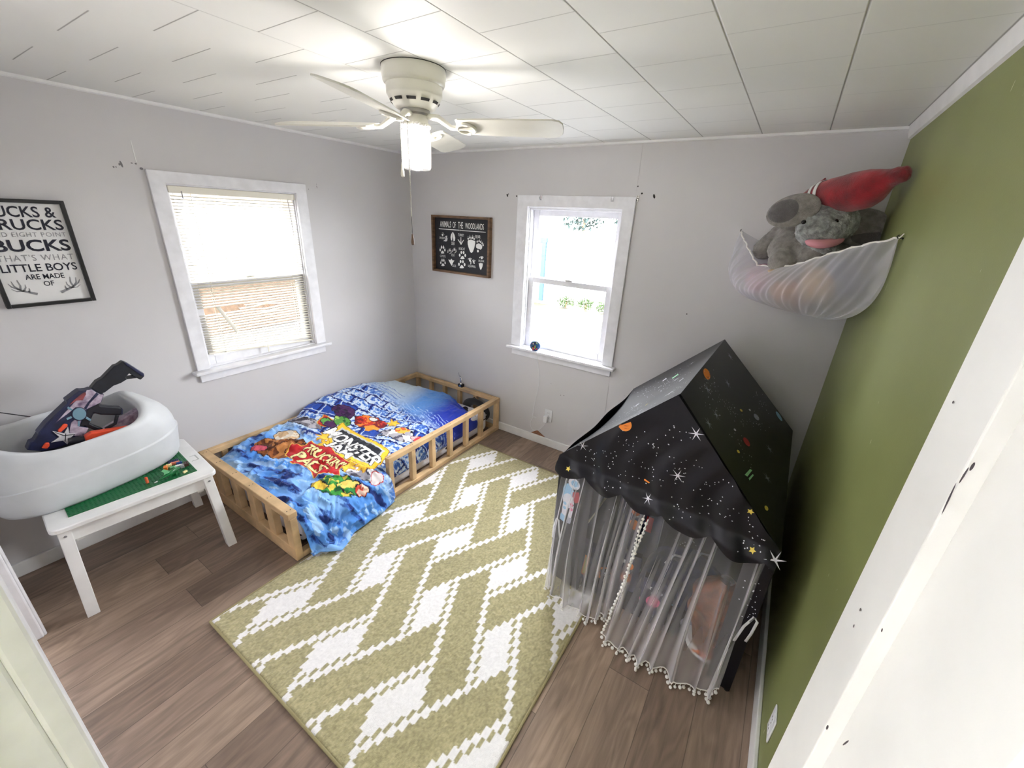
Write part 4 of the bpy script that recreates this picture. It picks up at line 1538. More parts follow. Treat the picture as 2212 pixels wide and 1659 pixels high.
blob(el2(0.60, -1.09, 0.07, 0.035, 0.5), C(240, 160, 56), None, 1.4)
blob(el2(0.50, -1.00, 0.035, 0.022, 0.3), C(242, 240, 236), INK, 0.4)
blob(star(0.66, -0.93, 0.06, 6, 0.5), C(246, 204, 66), C(176, 110, 30), 1.0)
blob(el2(0.83, -1.02, 0.15, 0.07, 0.45), C(176, 172, 182), INK, 1.8, C(84, 80, 96), C(236, 232, 236))
blob(el2(0.80, -0.96, 0.06, 0.03, 0.6), C(246, 190, 76), None, 1.4, C(222, 98, 52))
blob(el2(0.95, -0.94, 0.05, 0.03, 0.6), C(238, 186, 190), INK, 1.4, C(210, 70, 80))
blob(el2(1.00, -1.50, 0.15, 0.05, 0.5), C(150, 148, 160), INK, 1.8, C(62, 60, 76), C(224, 222, 228))
blob(el2(1.10, -1.45, 0.04, 0.05, 0.2), C(232, 222, 224), C(190, 40, 44), 0.8)
blob(el2(1.00, -1.68, 0.13, 0.085, 0.5), C(58, 150, 62), INK, 1.6, C(24, 92, 50), C(226, 206, 84))
blob(el2(1.06, -1.62, 0.07, 0.05, 0.4), C(240, 214, 110), INK, 1.4, C(46, 136, 66))
blob(el2(1.12, -1.58, 0.04, 0.04, 0.4), C(226, 86, 66), INK, 1.0, None, C(246, 210, 190))
blob(el2(0.93, -1.76, 0.06, 0.03, 0.3), C(232, 196, 74), INK, 1.0)
# bursts and the two title plates
for cx, cy, r in ((0.46, -1.40, 0.075), (0.56, -1.47, 0.09), (0.86, -1.52, 0.09), (0.96, -1.44, 0.07)):
    blob(star(cx, cy, r, 8, 0.45, cx * 9), C(250, 208, 70), C(206, 140, 40), 0.5)
blob([(0.40, -1.215), (0.93, -1.205), (1.03, -1.43), (0.66, -1.50), (0.44, -1.36)], C(250, 204, 60), C(190, 130, 30), 0.4)
blob([(0.43, -1.24), (0.91, -1.23), (0.98, -1.41), (0.66, -1.475), (0.47, -1.36)], C(196, 198, 204), None, 0.3)
blob([(0.45, -1.255), (0.90, -1.245), (0.96, -1.40), (0.66, -1.455), (0.49, -1.36)], C(44, 46, 56), None, 0.2)
blob([(0.44, -1.70), (0.40, -1.62), (0.45, -1.58), (0.44, -1.50), (0.53, -1.50), (0.60, -1.455), (0.72, -1.49), (0.86, -1.485), (0.87, -1.58), (0.93, -1.62), (0.84, -1.66), (0.82, -1.72), (0.70, -1.70), (0.58, -1.74), (0.54, -1.70)], C(196, 36, 44), C(240, 206, 90), 0.4)


def cloth_text(body, quad, c_, bold=0.02, outline=None):
    """lettering painted inside a quad (lower left, lower right, upper right, upper left)"""
    V_, F_ = text_mesh(body, bold, 0.98)
    q0, q1, q2, q3 = (np.array(p) for p in quad)
    for rep in ([outline] if outline is not None else []) + [c_]:
        grow = 0.006 if (outline is not None and rep is outline) else 0.0
        offs = [(grow, 0), (-grow, 0), (0, grow), (0, -grow)] if grow else [(0, 0)]
        for f in F_:
            p = []
            for i in f:
                a, c2 = V_[i]
                p.append((q0 * (1 - a) + q1 * a) * (1 - c2) + (q3 * (1 - a) + q2 * a) * c2)
            lo, hi = np.min(p, 0) - 0.01, np.max(p, 0) + 0.01
            sel = (U_ > lo[0]) & (U_ < hi[0]) & (Vv > lo[1]) & (Vv < hi[1])
            if not sel.any():
                continue
            ii = np.where(sel)
            for ox, oy in offs:
                m_ = inpoly(U_[ii] + ox, Vv[ii] + oy, p)
                COLR[ii[0][m_], ii[1][m_]] = rep


cloth_text('MONSTER', [(0.395, -1.385), (0.985, -1.415), (0.995, -1.30), (0.405, -1.275)], C(246, 246, 248), 0.03, C(30, 30, 38))
cloth_text('JAM', [(0.535, -1.475), (0.80, -1.495), (0.80, -1.41), (0.545, -1.39)], C(246, 246, 248), 0.03, C(30, 30, 38))
cloth_text("TRUCKIN'", [(0.475, -1.60), (0.86, -1.585), (0.855, -1.505), (0.465, -1.515)], C(248, 236, 170), 0.03, C(120, 18, 26))
cloth_text('PALS', [(0.50, -1.70), (0.81, -1.695), (0.82, -1.61), (0.50, -1.615)], C(248, 236, 170), 0.03, C(120, 18, 26))
COLR = np.clip(COLR * (0.94 + 0.12 * fbm(U_ * 90, Vv * 90, 131, 2))[..., None], 0, 1)
M['comforter'] = mat_attr('printed_comforter', 0.8, bump=(500, 0.15, 0.001), sheen=0.15, spec=0.25)
b = MB().grid(P, flip=True)
cf = b.build('comforter', M['comforter'])
ca = cf.data.color_attributes.new('Col', 'FLOAT_COLOR', 'POINT')
ca.data.foreach_set('color', np.concatenate([COLR.reshape(-1, 3), np.ones((NA * NB, 1))], 1).ravel())
tag(cf, 'rumpled blue cartoon-print comforter spilling over the pine bed', 'comforter')
cs = cf.modifiers.new('thick', 'SOLIDIFY')
cs.thickness = 0.006
cs.offset = -1

# ------------------------------------------------------------------ black cushion behind the mattress
M['blackplush'] = mat('black_plush', (22, 22, 26), 0.95, bump=(160, 0.5, 0.003), sheen=0.3)
t = thing('ring_cushion', 'black ring cushion wedged at the head of the bed near its outer corner', 'cushion', (0.84, -0.092, 0.045))
P = np.zeros((41, 14, 3))
for i, a in enumerate(np.linspace(0, 2 * math.pi, 41)):
    for j, q in enumerate(np.linspace(0, 2 * math.pi, 14)):
        rr_ = 0.105 + 0.042 * math.cos(q)
        P[i, j] = (0.855 + rr_ * math.cos(a) * 1.12, -0.086 + 0.020 * math.sin(q), 0.165 + rr_ * math.sin(a) * 0.78)
MB().grid(P).build('cushion_ring', M['blackplush'], t)
MB().tube([(0.85, -0.088, 0.28), (0.84, -0.092, 0.294), (0.82, -0.09, 0.28)], 0.004, 6).build('hang_loop', M['blackplush'], t)

# ------------------------------------------------------------------ trophy on the head rail
t = thing('trophy', 'small silver figure trophy on a black base on the bed rail', 'trophy', (0.632, -0.042, 0.333))
MB().box(0.606, 0.658, -0.060, -0.022, 0.333, 0.362).build('trophy_base', M['black'], t, bevel=0.002)
MB().box(0.620, 0.644, -0.0606, -0.0598, 0.340, 0.354).build('name_plate', M['metal'], t)
b = MB()
b.lathe([(0.014, 0.362), (0.010, 0.368), (0.005, 0.374), (0.0, 0.374)], (0.630, -0.042, 0), 12)
b.tube([(0.634, -0.042, 0.370), (0.636, -0.043, 0.386), (0.630, -0.042, 0.402)], [0.0036, 0.0042, 0.005], 8)
b.tube([(0.626, -0.040, 0.370), (0.622, -0.038, 0.386), (0.628, -0.042, 0.402)], [0.0036, 0.0042, 0.005], 8)
b.tube([(0.629, -0.042, 0.398), (0.628, -0.042, 0.410), (0.627, -0.042, 0.424), (0.626, -0.042, 0.432)], [0.006, 0.0058, 0.0085, 0.004], 10)
b.sphere((0.6255, -0.043, 0.440), 0.0065, 10, 8)
b.tube([(0.632, -0.042, 0.428), (0.640, -0.046, 0.418), (0.644, -0.050, 0.410)], [0.004, 0.0034, 0.0028], 8)
b.tube([(0.620, -0.042, 0.428), (0.612, -0.044, 0.442), (0.607, -0.045, 0.458), (0.605, -0.045, 0.468)], [0.004, 0.0034, 0.003, 0.002], 8)
b.sphere((0.604, -0.045, 0.471), 0.0042, 8, 6)
b.build('trophy_figure', M['metal'], t)

# ------------------------------------------------------------------ children's table with a brick plate
TE = np.array([0.0762, 0.9971, 0])                 # along its front edge, to the right
TN = np.array([0.9971, -0.0762, 0])                # towards the room
FR = np.array([0.634, -2.168, 0])
TLEN, TDEP, TZ = 0.655, 0.560, 0.502


def tt_(a, d, z):                                   # a from the right end leftwards, d back from the front edge
    return FR - TE * a - TN * d + np.array([0, 0, z])


Tt = lambda a, d, z: tt_(a, d, z)
tab = thing('kids_table', 'white childrens play table with a green brick plate in its top', 'table', tuple(tt_(TLEN / 2, TDEP / 2, 0.0)))
rc = 0.035
pl = []
for cx, cy, a0 in ((rc, rc, 180), (TLEN - rc, rc, 270), (TLEN - rc, TDEP - rc, 0), (rc, TDEP - rc, 90)):
    for q in np.linspace(0, 90, 7):
        pl.append((cx + rc * math.cos(math.radians(a0 + q)), cy + rc * math.sin(math.radians(a0 + q))))
MB().prism(pl, tt_(0, 0, TZ), -TE, -TN, 0.024).build('table_top', M['white'], tab, bevel=0.005)
M['legopl'] = mat('green_brick_plate', (22, 104, 58), 0.35)
b = MB()
b.box(0.070, 0.580, 0.078, 0.50, TZ - 0.002, TZ + 0.0025, T=Tt)
for i in range(32):
    for j in range(18):
        c = tt_(0.078 + i * 0.016, 0.086 + j * 0.016, 0)
        b.lathe([(0.005, TZ + 0.002), (0.005, TZ + 0.0045), (0.0, TZ + 0.0046)], c, 8, s=False)
b.build('brick_plate', M['legopl'], tab)
M['slotshade'] = mat('recess_shade', (186, 188, 188), 0.5)
b = MB()
for pl_ in ([(0.020, 0.206), (0.056, 0.206), (0.056, 0.211), (0.020, 0.211)], [(0.020, 0.206), (0.026, 0.206), (0.026, 0.274), (0.020, 0.274)], [(0.020, 0.270), (0.050, 0.270), (0.050, 0.274), (0.020, 0.274)]):
    b.prism(pl_, tt_(0, 0, TZ + 0.0006), -TE, -TN, 0.0016)
b.build('handle_slot_shade', M['slotshade'], tab)  # grey strips on the top stand in for the handle recess's shadow
b = MB()
b.box(0.055, TLEN - 0.055, 0.030, 0.048, TZ - 0.098, TZ - 0.024, T=Tt).box(0.055, TLEN - 0.055, TDEP - 0.048, TDEP - 0.030, TZ - 0.098, TZ - 0.024, T=Tt)
b.box(0.034, 0.052, 0.07, TDEP - 0.07, TZ - 0.098, TZ - 0.024, T=Tt).box(TLEN - 0.052, TLEN - 0.034, 0.07, TDEP - 0.07, TZ - 0.098, TZ - 0.024, T=Tt)
b.build('apron', M['white'], tab, bevel=0.002)
for a, d, sa, sd in ((0.045, 0.040, -1, -1), (TLEN - 0.045, 0.040, 1, -1), (0.045, TDEP - 0.040, -1, 1), (TLEN - 0.045, TDEP - 0.040, 1, 1)):
    p0 = tt_(a, d, TZ - 0.024)
    p1 = tt_(a + sa * 0.022, d + sd * (0.045 if sd < 0 else 0.02), 0.0)
    b = MB()
    h_ = 0.023
    vs_ = []
    for p in (p0, p1):
        for e, f in ((-1, -1), (1, -1), (1, 1), (-1, 1)):
            vs_.append(p - TE * e * h_ - TN * f * h_)
    b.add(vs_, [(0, 1, 2, 3), (7, 6, 5, 4), (0, 4, 5, 1), (1, 5, 6, 2), (2, 6, 7, 3), (3, 7, 4, 0)])
    lg = b.build('leg', M['white'], tab, bevel=0.003)
    if sd < 0:
        c = tt_(a + sa * 0.002, d - 0.0245 - 0.004, TZ - 0.052)
        MB().lathe([(0.006, 0.0), (0.005, 0.002), (0, 0.002)], c, 12, 0, np.stack([TE, np.array([0, 0, 1.0]), TN], 1)).build('screw_cap', M['grey_ink'], lg)
    q_ = tt_(a - sa * 0.040, d - sd * 0.020, TZ - 0.095)
    MB().obox(q_, (0.020, 0.030, 0.05), np.stack([TN, TE, np.array([0, 0, 1.0])], 1)).build('corner_block', M['white'], tab, bevel=0.002)

# little bricks and a foam dart on the plate
bc = {n_: mat('brick_' + n_, c_, 0.3) for n_, c_ in (('orange', (240, 140, 60)), ('cream', (240, 226, 170)), ('blue', (30, 70, 140)), ('darkgreen', (30, 110, 60)), ('grey', (150, 152, 156)), ('brown', (70, 46, 40)), ('white', (236, 236, 236)), ('salmon', (238, 140, 110)), ('navy', (26, 34, 84)), ('lightgreen', (120, 196, 140)))}


def brick(nm, label, a, d, la, ld, hz, colr, rot=0.0, z=0.0, grp='toy bricks on the green plate'):
    c = tt_(a, d, TZ + 0.0047 + z)
    ca_, sa_ = math.cos(rot), math.sin(rot)
    u = -TE * ca_ - TN * sa_
    v = TE * sa_ - TN * ca_
    t_ = thing(nm, label, 'toy brick', tuple(c), grp)
    R = np.stack([u, v, np.array([0, 0, 1.0])], 1)
    MB().obox(c + np.array([0, 0, hz / 2]), (la, ld, hz), R).build('brick_body', bc[colr], t_, bevel=0.0008)
    b_ = MB()
    na, nd = max(1, int(la / 0.008)), max(1, int(ld / 0.008))
    for i in range(na):
        for j in range(nd):
            p = c + u * (i - (na - 1) / 2) * 0.008 + v * (j - (nd - 1) / 2) * 0.008
            b_.lathe([(0.0026, hz), (0.0026, hz + 0.0018), (0.0, hz + 0.0018)], p, 8, s=False)
    b_.build('studs', bc[colr], t_)
    return t_


brick('toy_brick', 'orange toy brick nearest the tub on the green plate', 0.176, 0.208, 0.016, 0.030, 0.019, 'orange', 0.3)
brick('toy_brick', 'cream toy brick between the orange and salmon bricks', 0.156, 0.228, 0.024, 0.016, 0.014, 'cream', 0.2)
brick('toy_brick', 'salmon pink long toy brick on the green plate', 0.126, 0.234, 0.040, 0.012, 0.014, 'salmon', 0.25)
brick('toy_brick', 'blue toy brick behind the white brick on the green plate', 0.112, 0.214, 0.026, 0.014, 0.015, 'blue', 0.2)
brick('toy_brick', 'white toy plate brick in the middle of the brick pile', 0.118, 0.192, 0.040, 0.016, 0.008, 'white', 0.3)
brick('toy_brick', 'brown toy brick next to the right edge of the plate', 0.090, 0.178, 0.022, 0.036, 0.016, 'brown', 0.15)
brick('toy_brick', 'grey toy brick with cream neighbour near the pile front', 0.112, 0.166, 0.018, 0.018, 0.014, 'grey', 0.1)
brick('toy_brick', 'navy toy plate lying just under the tub end', 0.126, 0.268, 0.048, 0.032, 0.006, 'navy', 0.2)
brick('toy_brick', 'light green toy brick left of the white plate brick', 0.150, 0.184, 0.022, 0.018, 0.016, 'lightgreen', 0.4)
brick('toy_brick', 'cream toy brick lying at the front edge of the plate', 0.118, 0.100, 0.020, 0.010, 0.010, 'cream', -0.4)
t = thing('toy_dragon', 'green brick-built toy dragon at the front of the plate', 'toy figure', tuple(tt_(0.17, 0.12, TZ + 0.0047)))
b = MB()
zb = TZ + 0.0047
b.tube([tt_(0.235, 0.102, zb + 0.006), tt_(0.215, 0.108, zb + 0.010), tt_(0.19, 0.116, zb + 0.014), tt_(0.165, 0.126, zb + 0.018), tt_(0.145, 0.142, zb + 0.017), tt_(0.128, 0.15, zb + 0.012)], [0.003, 0.006, 0.010, 0.012, 0.009, 0.005], 8)
b.obox(tt_(0.16, 0.126, zb + 0.012), (0.034, 0.024, 0.022), np.stack([TE, TN, np.array([0, 0, 1.0])], 1))
b.build('dragon_body', bc['darkgreen'], t)
for sg_ in (-1, 1):
    MB().prism([(0, 0), (0.030, 0.022), (0.046, 0.012), (0.036, 0.0), (0.042, -0.012), (0.018, -0.010)], tt_(0.17, 0.126, zb + 0.022), -TE * 0.8 + TN * 0.3 * sg_, (TN * sg_ + np.array([0, 0, 0.5])), 0.0025).build('wing', bc['lightgreen'], t)
    for a in (0.15, 0.18):
        MB().bar(tt_(a, 0.126 - 0.012 * sg_, zb + 0.012), tt_(a + 0.004, 0.126 - 0.022 * sg_, zb), 0.007, 0.007).build('leg', bc['darkgreen'], t)
MB().tube([tt_(0.240, 0.100, zb + 0.006), tt_(0.256, 0.098, zb + 0.004)], [0.004, 0.001], 8).build('horn', bc['white'], t)
t = thing('foam_dart', 'small orange foam dart standing on the green plate', 'foam dart', tuple(tt_(0.275, 0.132, TZ + 0.0047)))
MB().lathe([(0.0, 0), (0.0068, 0), (0.0068, 0.030), (0.0, 0.030)], tt_(0.275, 0.132, TZ + 0.0047), 14).build('dart_body', mat('orange_foam', (214, 104, 62), 0.8), t)
MB().lathe([(0.0058, 0.030), (0.0058, 0.034), (0.0, 0.035)], tt_(0.275, 0.132, TZ + 0.0047), 14).build('dart_tip', M['orange'], t)

# ------------------------------------------------------------------ big white toy tub on the table
TA = np.array([-0.165, 0.9863, 0])                 # long axis, to the right end
TB_ = np.array([0.9863, 0.165, 0])                 # towards the room
TC = np.array([0.235, -2.562, TZ + 0.0005])
HLn, HWd = 0.392, 0.196


def plan(th, s):
    c, q = math.cos(th), math.sin(th)
    e = 2 / 2.7
    return np.sign(c) * abs(c) ** e * HLn * s, np.sign(q) * abs(q) ** e * HWd * s


def rimz(th):
    a = math.cos(th)
    return 0.335 - 0.035 * math.sin(th) + 0.055 * float(sstep(0.30, 1.0, a)) + 0.03 * float(sstep(0.25, 1.0, -a))


def tubring(th, s, z, lean=0.0):
    a, c = plan(th, s)
    a += lean
    p = TC + TA * a + TB_ * c + np.array([0, 0, z])
    p[0] = max(p[0], 0.006)
    return p


NTH = 96
ths = np.linspace(0, 2 * math.pi, NTH, endpoint=False)
rows = []
prof = [(0.0, 0.0, 0), (0.70, 0.0, 0), (0.86, 0.002, 0), (0.915, 0.016, 0), (0.945, 0.040, 0), (0.965, 0.075, 0), (0.985, 0.125, 0), (0.996, 0.150, 0), (0.997, 0.156, 0), (0.976, 0.159, 0)]
for s, z, _ in prof:
    rows.append([tubring(t_, s, z * (1 + 0.22 * max(0, math.cos(t_)) ** 2) if z > 0.06 else z) for t_ in ths])
zs_ = 0.159
for f in (0.02, 0.15, 0.35, 0.55, 0.75, 0.9, 0.98, 1.0):
    rw = []
    for t_ in ths:
        zr = rimz(t_)
        z0 = zs_ * (1 + 0.22 * max(0, math.cos(t_)) ** 2)
        s = 0.976 - 0.040 * f ** 1.5 - (0.02 if f > 0.95 else 0) - (0.012 if f > 0.99 else 0) - 0.27 * max(0, math.cos(t_)) ** 2 * f ** 2.0 - 0.08 * max(0, -math.cos(t_)) ** 2 * f ** 1.6
        rw.append(tubring(t_, s, z0 + (zr - z0) * (f ** (1 - 0.25 * max(0, math.cos(t_)) ** 2))))
    rows.append(rw)
for f, ds, dz in ((1, 0.05, 0.002), (1, 0.085, -0.002), (1, 0.11, -0.018)):
    rows.append([tubring(t_, 0.925 - ds - 0.27 * max(0, math.cos(t_)) ** 2 - 0.08 * max(0, -math.cos(t_)) ** 2, rimz(t_) + dz) for t_ in ths])
for f in (0.75, 0.5, 0.25, 0.1):
    rows.append([tubring(t_, 0.80 - 0.08 * (1 - f) - 0.20 * max(0, math.cos(t_)) ** 2 * f ** 2, 0.012 + (rimz(t_) - 0.03 - 0.012) * f) for t_ in ths])
rows.append([tubring(t_, 0.62, 0.010) for t_ in ths])
rows.append([tubring(t_, 0.0, 0.010) for t_ in ths])
P = np.array(rows).transpose(1, 0, 2)
tub = MB().grid(P, closed_u=True).build('toy_tub', M['tub'], sharp=60)
tag(tub, 'large white moulded plastic tub holding toy blasters on the play table', 'toy tub')

# ------------------------------------------------------------------ toy blaster leaning in the tub
# drawn in crop pixels of its side, set on the upright plane x = GX
GX = 0.245
Gd = np.array([0.0, 1.0, 0.0])


def unproj(u, v):
    d = fw + r2 * (u - 1106) / FPX - u2 * (v - 829.5) / FPX
    q_ = (GX - CAM[0]) / d[0]
    p = CAM + d * q_
    return (p[1], p[2])


gp = lambda x, y: unproj(20 + x * 0.14014, 770 + y * 0.14014)
GO, GU, GV = (GX, 0, 0), (0, 1, 0), (0, 0, 1)


def gpoly(pts):
    return [gp(*p) for p in pts]


def gpart(nm, pts, th, m_, par, bevel=0.004, mid=0.0):
    b_ = MB().prism(gpoly(pts), GO, GU, GV, th, d0=mid - th / 2)
    return b_.build(nm, m_, par, bevel=bevel)


M['gnavy'] = mat('navy_blaster_plastic', (34, 38, 70), 0.42, var=(26, 0.25))
M['gblack'] = mat('black_blaster_plastic', (26, 28, 38), 0.45, var=(30, 0.2))
M['ggrey'] = mat('faded_lilac_plastic', (176, 164, 178), 0.45, var=(30, 0.25), alt=(104, 84, 110))
M['gred'] = mat('dull_red_plastic', (150, 74, 78), 0.5, var=(24, 0.25))
M['gblue'] = mat('slate_blue_plastic', (112, 148, 166), 0.4)
M['gwhite'] = mat('white_emblem', (206, 204, 208), 0.5)
gun = thing('toy_blaster', 'navy and grey toy blaster with a white star leaning stock up in the tub', 'toy blaster', (GX, -2.55, 0.73), 'toy blasters in the tub')
# stock outline with a hole: two pieces that meet
gpart('stock', [(1240, 475), (1330, 370), (1420, 320), (1600, 135), (1660, 115), (1735, 62), (1800, 85), (2055, 245), (2060, 300), (2005, 350), (1905, 300), (1832, 248), (1780, 306), (1800, 340), (1700, 400), (1590, 440), (1460, 540), (1390, 565), (1320, 530)], 0.040, M['gblack'], gun)
gpart('stock_strut', [(1780, 302), (1935, 290), (1960, 326), (1770, 346)], 0.030, M['gblack'], gun)
gpart('butt_pad', [(1735, 66), (1800, 88), (2055, 246), (2060, 296), (2035, 300), (1930, 225), (1790, 130)], 0.046, M['gnavy'], gun, 0.005)
body = gpart('receiver', [(1240, 475), (1320, 530), (1395, 570), (1440, 560), (1400, 690), (1180, 800), (1060, 1060), (1200, 1080), (1130, 1215), (1000, 1330), (480, 1440), (250, 1420), (300, 1300), (360, 1280), (430, 1170), (540, 1020), (880, 705), (860, 672), (1010, 540), (1060, 510), (1180, 498)], 0.050, M['gnavy'], gun)
gpart('upper_rail', [(850, 660), (1010, 538), (1060, 506), (1175, 512), (1090, 556), (890, 720), (700, 900), (430, 1185), (420, 1160), (540, 1010), (872, 700)], 0.058, M['gnavy'], gun, 0.003)
gpart('side_panel', [(1165, 502), (1240, 490), (1320, 540), (1390, 570), (1430, 566), (1385, 690), (1160, 795), (1100, 820), (1000, 760), (880, 860), (690, 1000), (1010, 650), (1105, 660)], 0.054, M['ggrey'], gun, 0.002)
gpart('side_panel', [(1060, 880), (1105, 900), (1050, 1060), (1200, 1082), (1130, 1205), (1000, 1210), (900, 1150), (930, 1000)], 0.054, M['ggrey'], gun, 0.002)
gpart('red_panel', [(985, 630), (1060, 546), (1145, 530), (1162, 560), (1105, 655), (1010, 660), (900, 730)], 0.056, M['gred'], gun, 0.002)
gpart('dark_stripe', [(1315, 535), (1355, 560), (1215, 700), (1160, 795), (1125, 775), (1190, 680)], 0.0565, M['gnavy'], gun, 0.001)
gpart('round_badge', [(1050 + 118 * math.cos(a), 862 + 104 * math.sin(a)) for a in np.linspace(0, 2 * math.pi, 28)[:-1]], 0.058, M['gnavy'], gun, 0.001)
gpart('round_badge', [(1052 + 106 * math.cos(a), 862 + 93 * math.sin(a)) for a in np.linspace(0, 2 * math.pi, 28)[:-1]], 0.061, M['gblue'], gun, 0.002)
for a0 in (0.55, 1.6, 2.7, 3.7):
    c_, s_ = math.cos(a0), math.sin(a0)
    gpart('badge_rib', [(1050 + 125 * c_ - 16 * s_, 862 + 110 * s_ + 16 * c_), (1050 + 210 * c_ - 16 * s_, 862 + 190 * s_ + 16 * c_), (1050 + 210 * c_ + 16 * s_, 862 + 190 * s_ - 16 * c_), (1050 + 125 * c_ + 16 * s_, 862 + 110 * s_ - 16 * c_)], 0.056, M['gblue'], gun, 0.001)
st_ = gpart('star_emblem', [(640, 1125), (820, 1160), (880, 1060), (900, 1160), (995, 1160), (905, 1240), (870, 1330), (800, 1270), (620, 1300), (745, 1215)], 0.0585, M['gwhite'], gun, 0.001)
gpart('emblem_line', [(662, 1133), (815, 1186), (985, 1170), (985, 1178), (815, 1198), (690, 1152)], 0.0592, M['gblack'], st_, 0)
gpart('emblem_line', [(838, 1160), (850, 1160), (842, 1285), (826, 1285)], 0.0592, M['gblack'], st_, 0)
gpart('orange_slide', [(720, 1110), (815, 1012), (878, 1020), (872, 1055), (775, 1142), (730, 1142)], 0.060, M['orange'], gun, 0.004)
gpart('orange_muzzle', [(470, 1385), (530, 1302), (592, 1300), (604, 1350), (560, 1400)], 0.060, M['orange'], gun, 0.004)
gpart('pistol_grip', [(1385, 690), (1400, 742), (1700, 768), (1738, 800), (1728, 885), (1680, 897), (1400, 890), (1290, 866), (1240, 990), (1215, 1050), (1050, 1066), (1165, 800)], 0.036, M['gblack'], gun, 0.008)
gpart('trigger_guard', [(1215, 1010), (1290, 1050), (1445, 1105), (1360, 1145), (1260, 1110), (1150, 1066)], 0.028, M['gblack'], gun, 0.005)
gpart('grip_cap', [(1702, 772), (1738, 800), (1730, 880), (1700, 890)], 0.040, M['gnavy'], gun, 0.006)
MB().tube([(GX + 0.02, *unproj(20 + 1640 * .14014, 770 + 890 * .14014)), (GX + 0.03, *unproj(20 + 1600 * .14014, 770 + 1010 * .14014)), (GX + 0.03, *unproj(20 + 1450 * .14014, 770 + 1090 * .14014))], 0.008, 8).build('sling_bar', M['gblack'], gun)


def pistol(nm, label, c, ang, col1, col2, tilt=0.0):
    t_ = thing(nm, label, 'toy blaster', tuple(c), 'toy blasters in the tub')
    u = np.array([math.sin(tilt) * math.cos(ang), math.cos(ang) * math.cos(tilt), math.sin(ang)])
    u /= np.linalg.norm(u)
    v = np.cross(np.array([1.0, 0.25, 0]), u)
    v /= np.linalg.norm(v)
    MB().prism([(-0.11, 0), (0.10, 0.0), (0.12, 0.02), (0.12, 0.05), (0.10, 0.062), (-0.09, 0.062), (-0.115, 0.045)], np.asarray(c), u, v, 0.04, d0=-0.02).build('body', col1, t_, bevel=0.006)
    MB().prism([(0.05, 0.004), (0.092, 0.004), (0.125, -0.085), (0.085, -0.095)], np.asarray(c), u, v, 0.03, d0=-0.015).build('grip', col2, t_, bevel=0.006)
    MB().tube([np.asarray(c) + u * -0.115 + v * 0.03, np.asarray(c) + u * -0.17 + v * 0.03], 0.016, 14).build('barrel', col2, t_)
    MB().tube([np.asarray(c) + u * 0.045 - v * 0.002, np.asarray(c) + u * 0.02 - v * 0.035, np.asarray(c) + u * 0.055 - v * 0.045], 0.004, 8).build('trigger_guard', col1, t_)
    return t_


pistol('toy_blaster', 'orange toy blaster lying under the star blaster in the tub', (0.315, -2.46, 0.725), -0.15, M['orange'], M['gblack'], 0.1)
pistol('toy_blaster', 'pale grey toy blaster lying near the raised end of the tub', (0.235, -2.385, 0.745), 0.30, M['ggrey'], M['gblack'], -0.2)
pistol('toy_blaster', 'black toy blaster lying flat at the bottom of the tub', (0.27, -2.68, 0.690), 0.05, M['gblack'], M['gnavy'], 0.2)
t = thing('toy_rod', 'thin black rod sticking out of the tub past its low end', 'toy rod', (0.14, -2.68, 0.80))
pr = [(0.12, -2.60, 0.80), (0.07, -2.68, 0.865), (0.04, -2.80, 0.935), (0.022, -2.93, 1.005)]
MB().tube(pr, 0.0024, 8).build('rod_shaft', M['gblack'], t)
MB().sphere(pr[-1], 0.005, 8, 6).build('rod_tip', M['gblack'], t)

# ------------------------------------------------------------------ play tent
k = NT('navy_space_fabric')
k.b.inputs['Base Color'].default_value = rgb((13, 12, 22))
k.b.inputs['Roughness'].default_value = 0.36
k.b.inputs['Specular IOR Level'].default_value = 0.36
k.b.inputs['Sheen Weight'].default_value = 0.0
M['tent'] = k.m
pr_ = {n_: mat('tent_print_' + n_, c_, 0.6) for n_, c_ in (('white', (226, 226, 236)), ('yellow', (232, 208, 96)), ('orange', (240, 140, 50)), ('red', (176, 50, 56)), ('mint', (150, 214, 170)), ('grey', (168, 172, 190)), ('sky', (150, 196, 232)), ('pink', (226, 110, 150)), ('darkorange', (196, 96, 36)))}
PRN = list(pr_)
TM = [M['tent']] + [pr_[n_] for n_ in PRN]
PI_ = {n_: i + 1 for i, n_ in enumerate(PRN)}
FL, FRr = np.array([2.309, -1.267, 0.80]), np.array([3.272, -1.387, 0.80])
BLl, BR_ = np.array([2.325, -0.160, 0.80]), np.array([3.296, -0.190, 0.80])
RF_, RB_ = np.array([2.808, -1.312, 1.283]), np.array([2.826, -0.205, 1.272])
tent = thing('play_tent', 'navy house-shaped play tent printed with stars and planets against the green wall', 'play tent', (2.81, -0.75, 0.0))


def patch(A, B, C_, D, nu, nv, f=None):
    """bilinear patch A B / D C (A-B along u, A-D along v)"""
    u = np.linspace(0, 1, nu)[:, None, None]
    v = np.linspace(0, 1, nv)[None, :, None]
    P_ = A * (1 - u) * (1 - v) + B * u * (1 - v) + C_ * u * v + D * (1 - u) * v
    return P_ if f is None else f(P_, u[..., 0] + 0 * v[..., 0], v[..., 0] + 0 * u[..., 0])


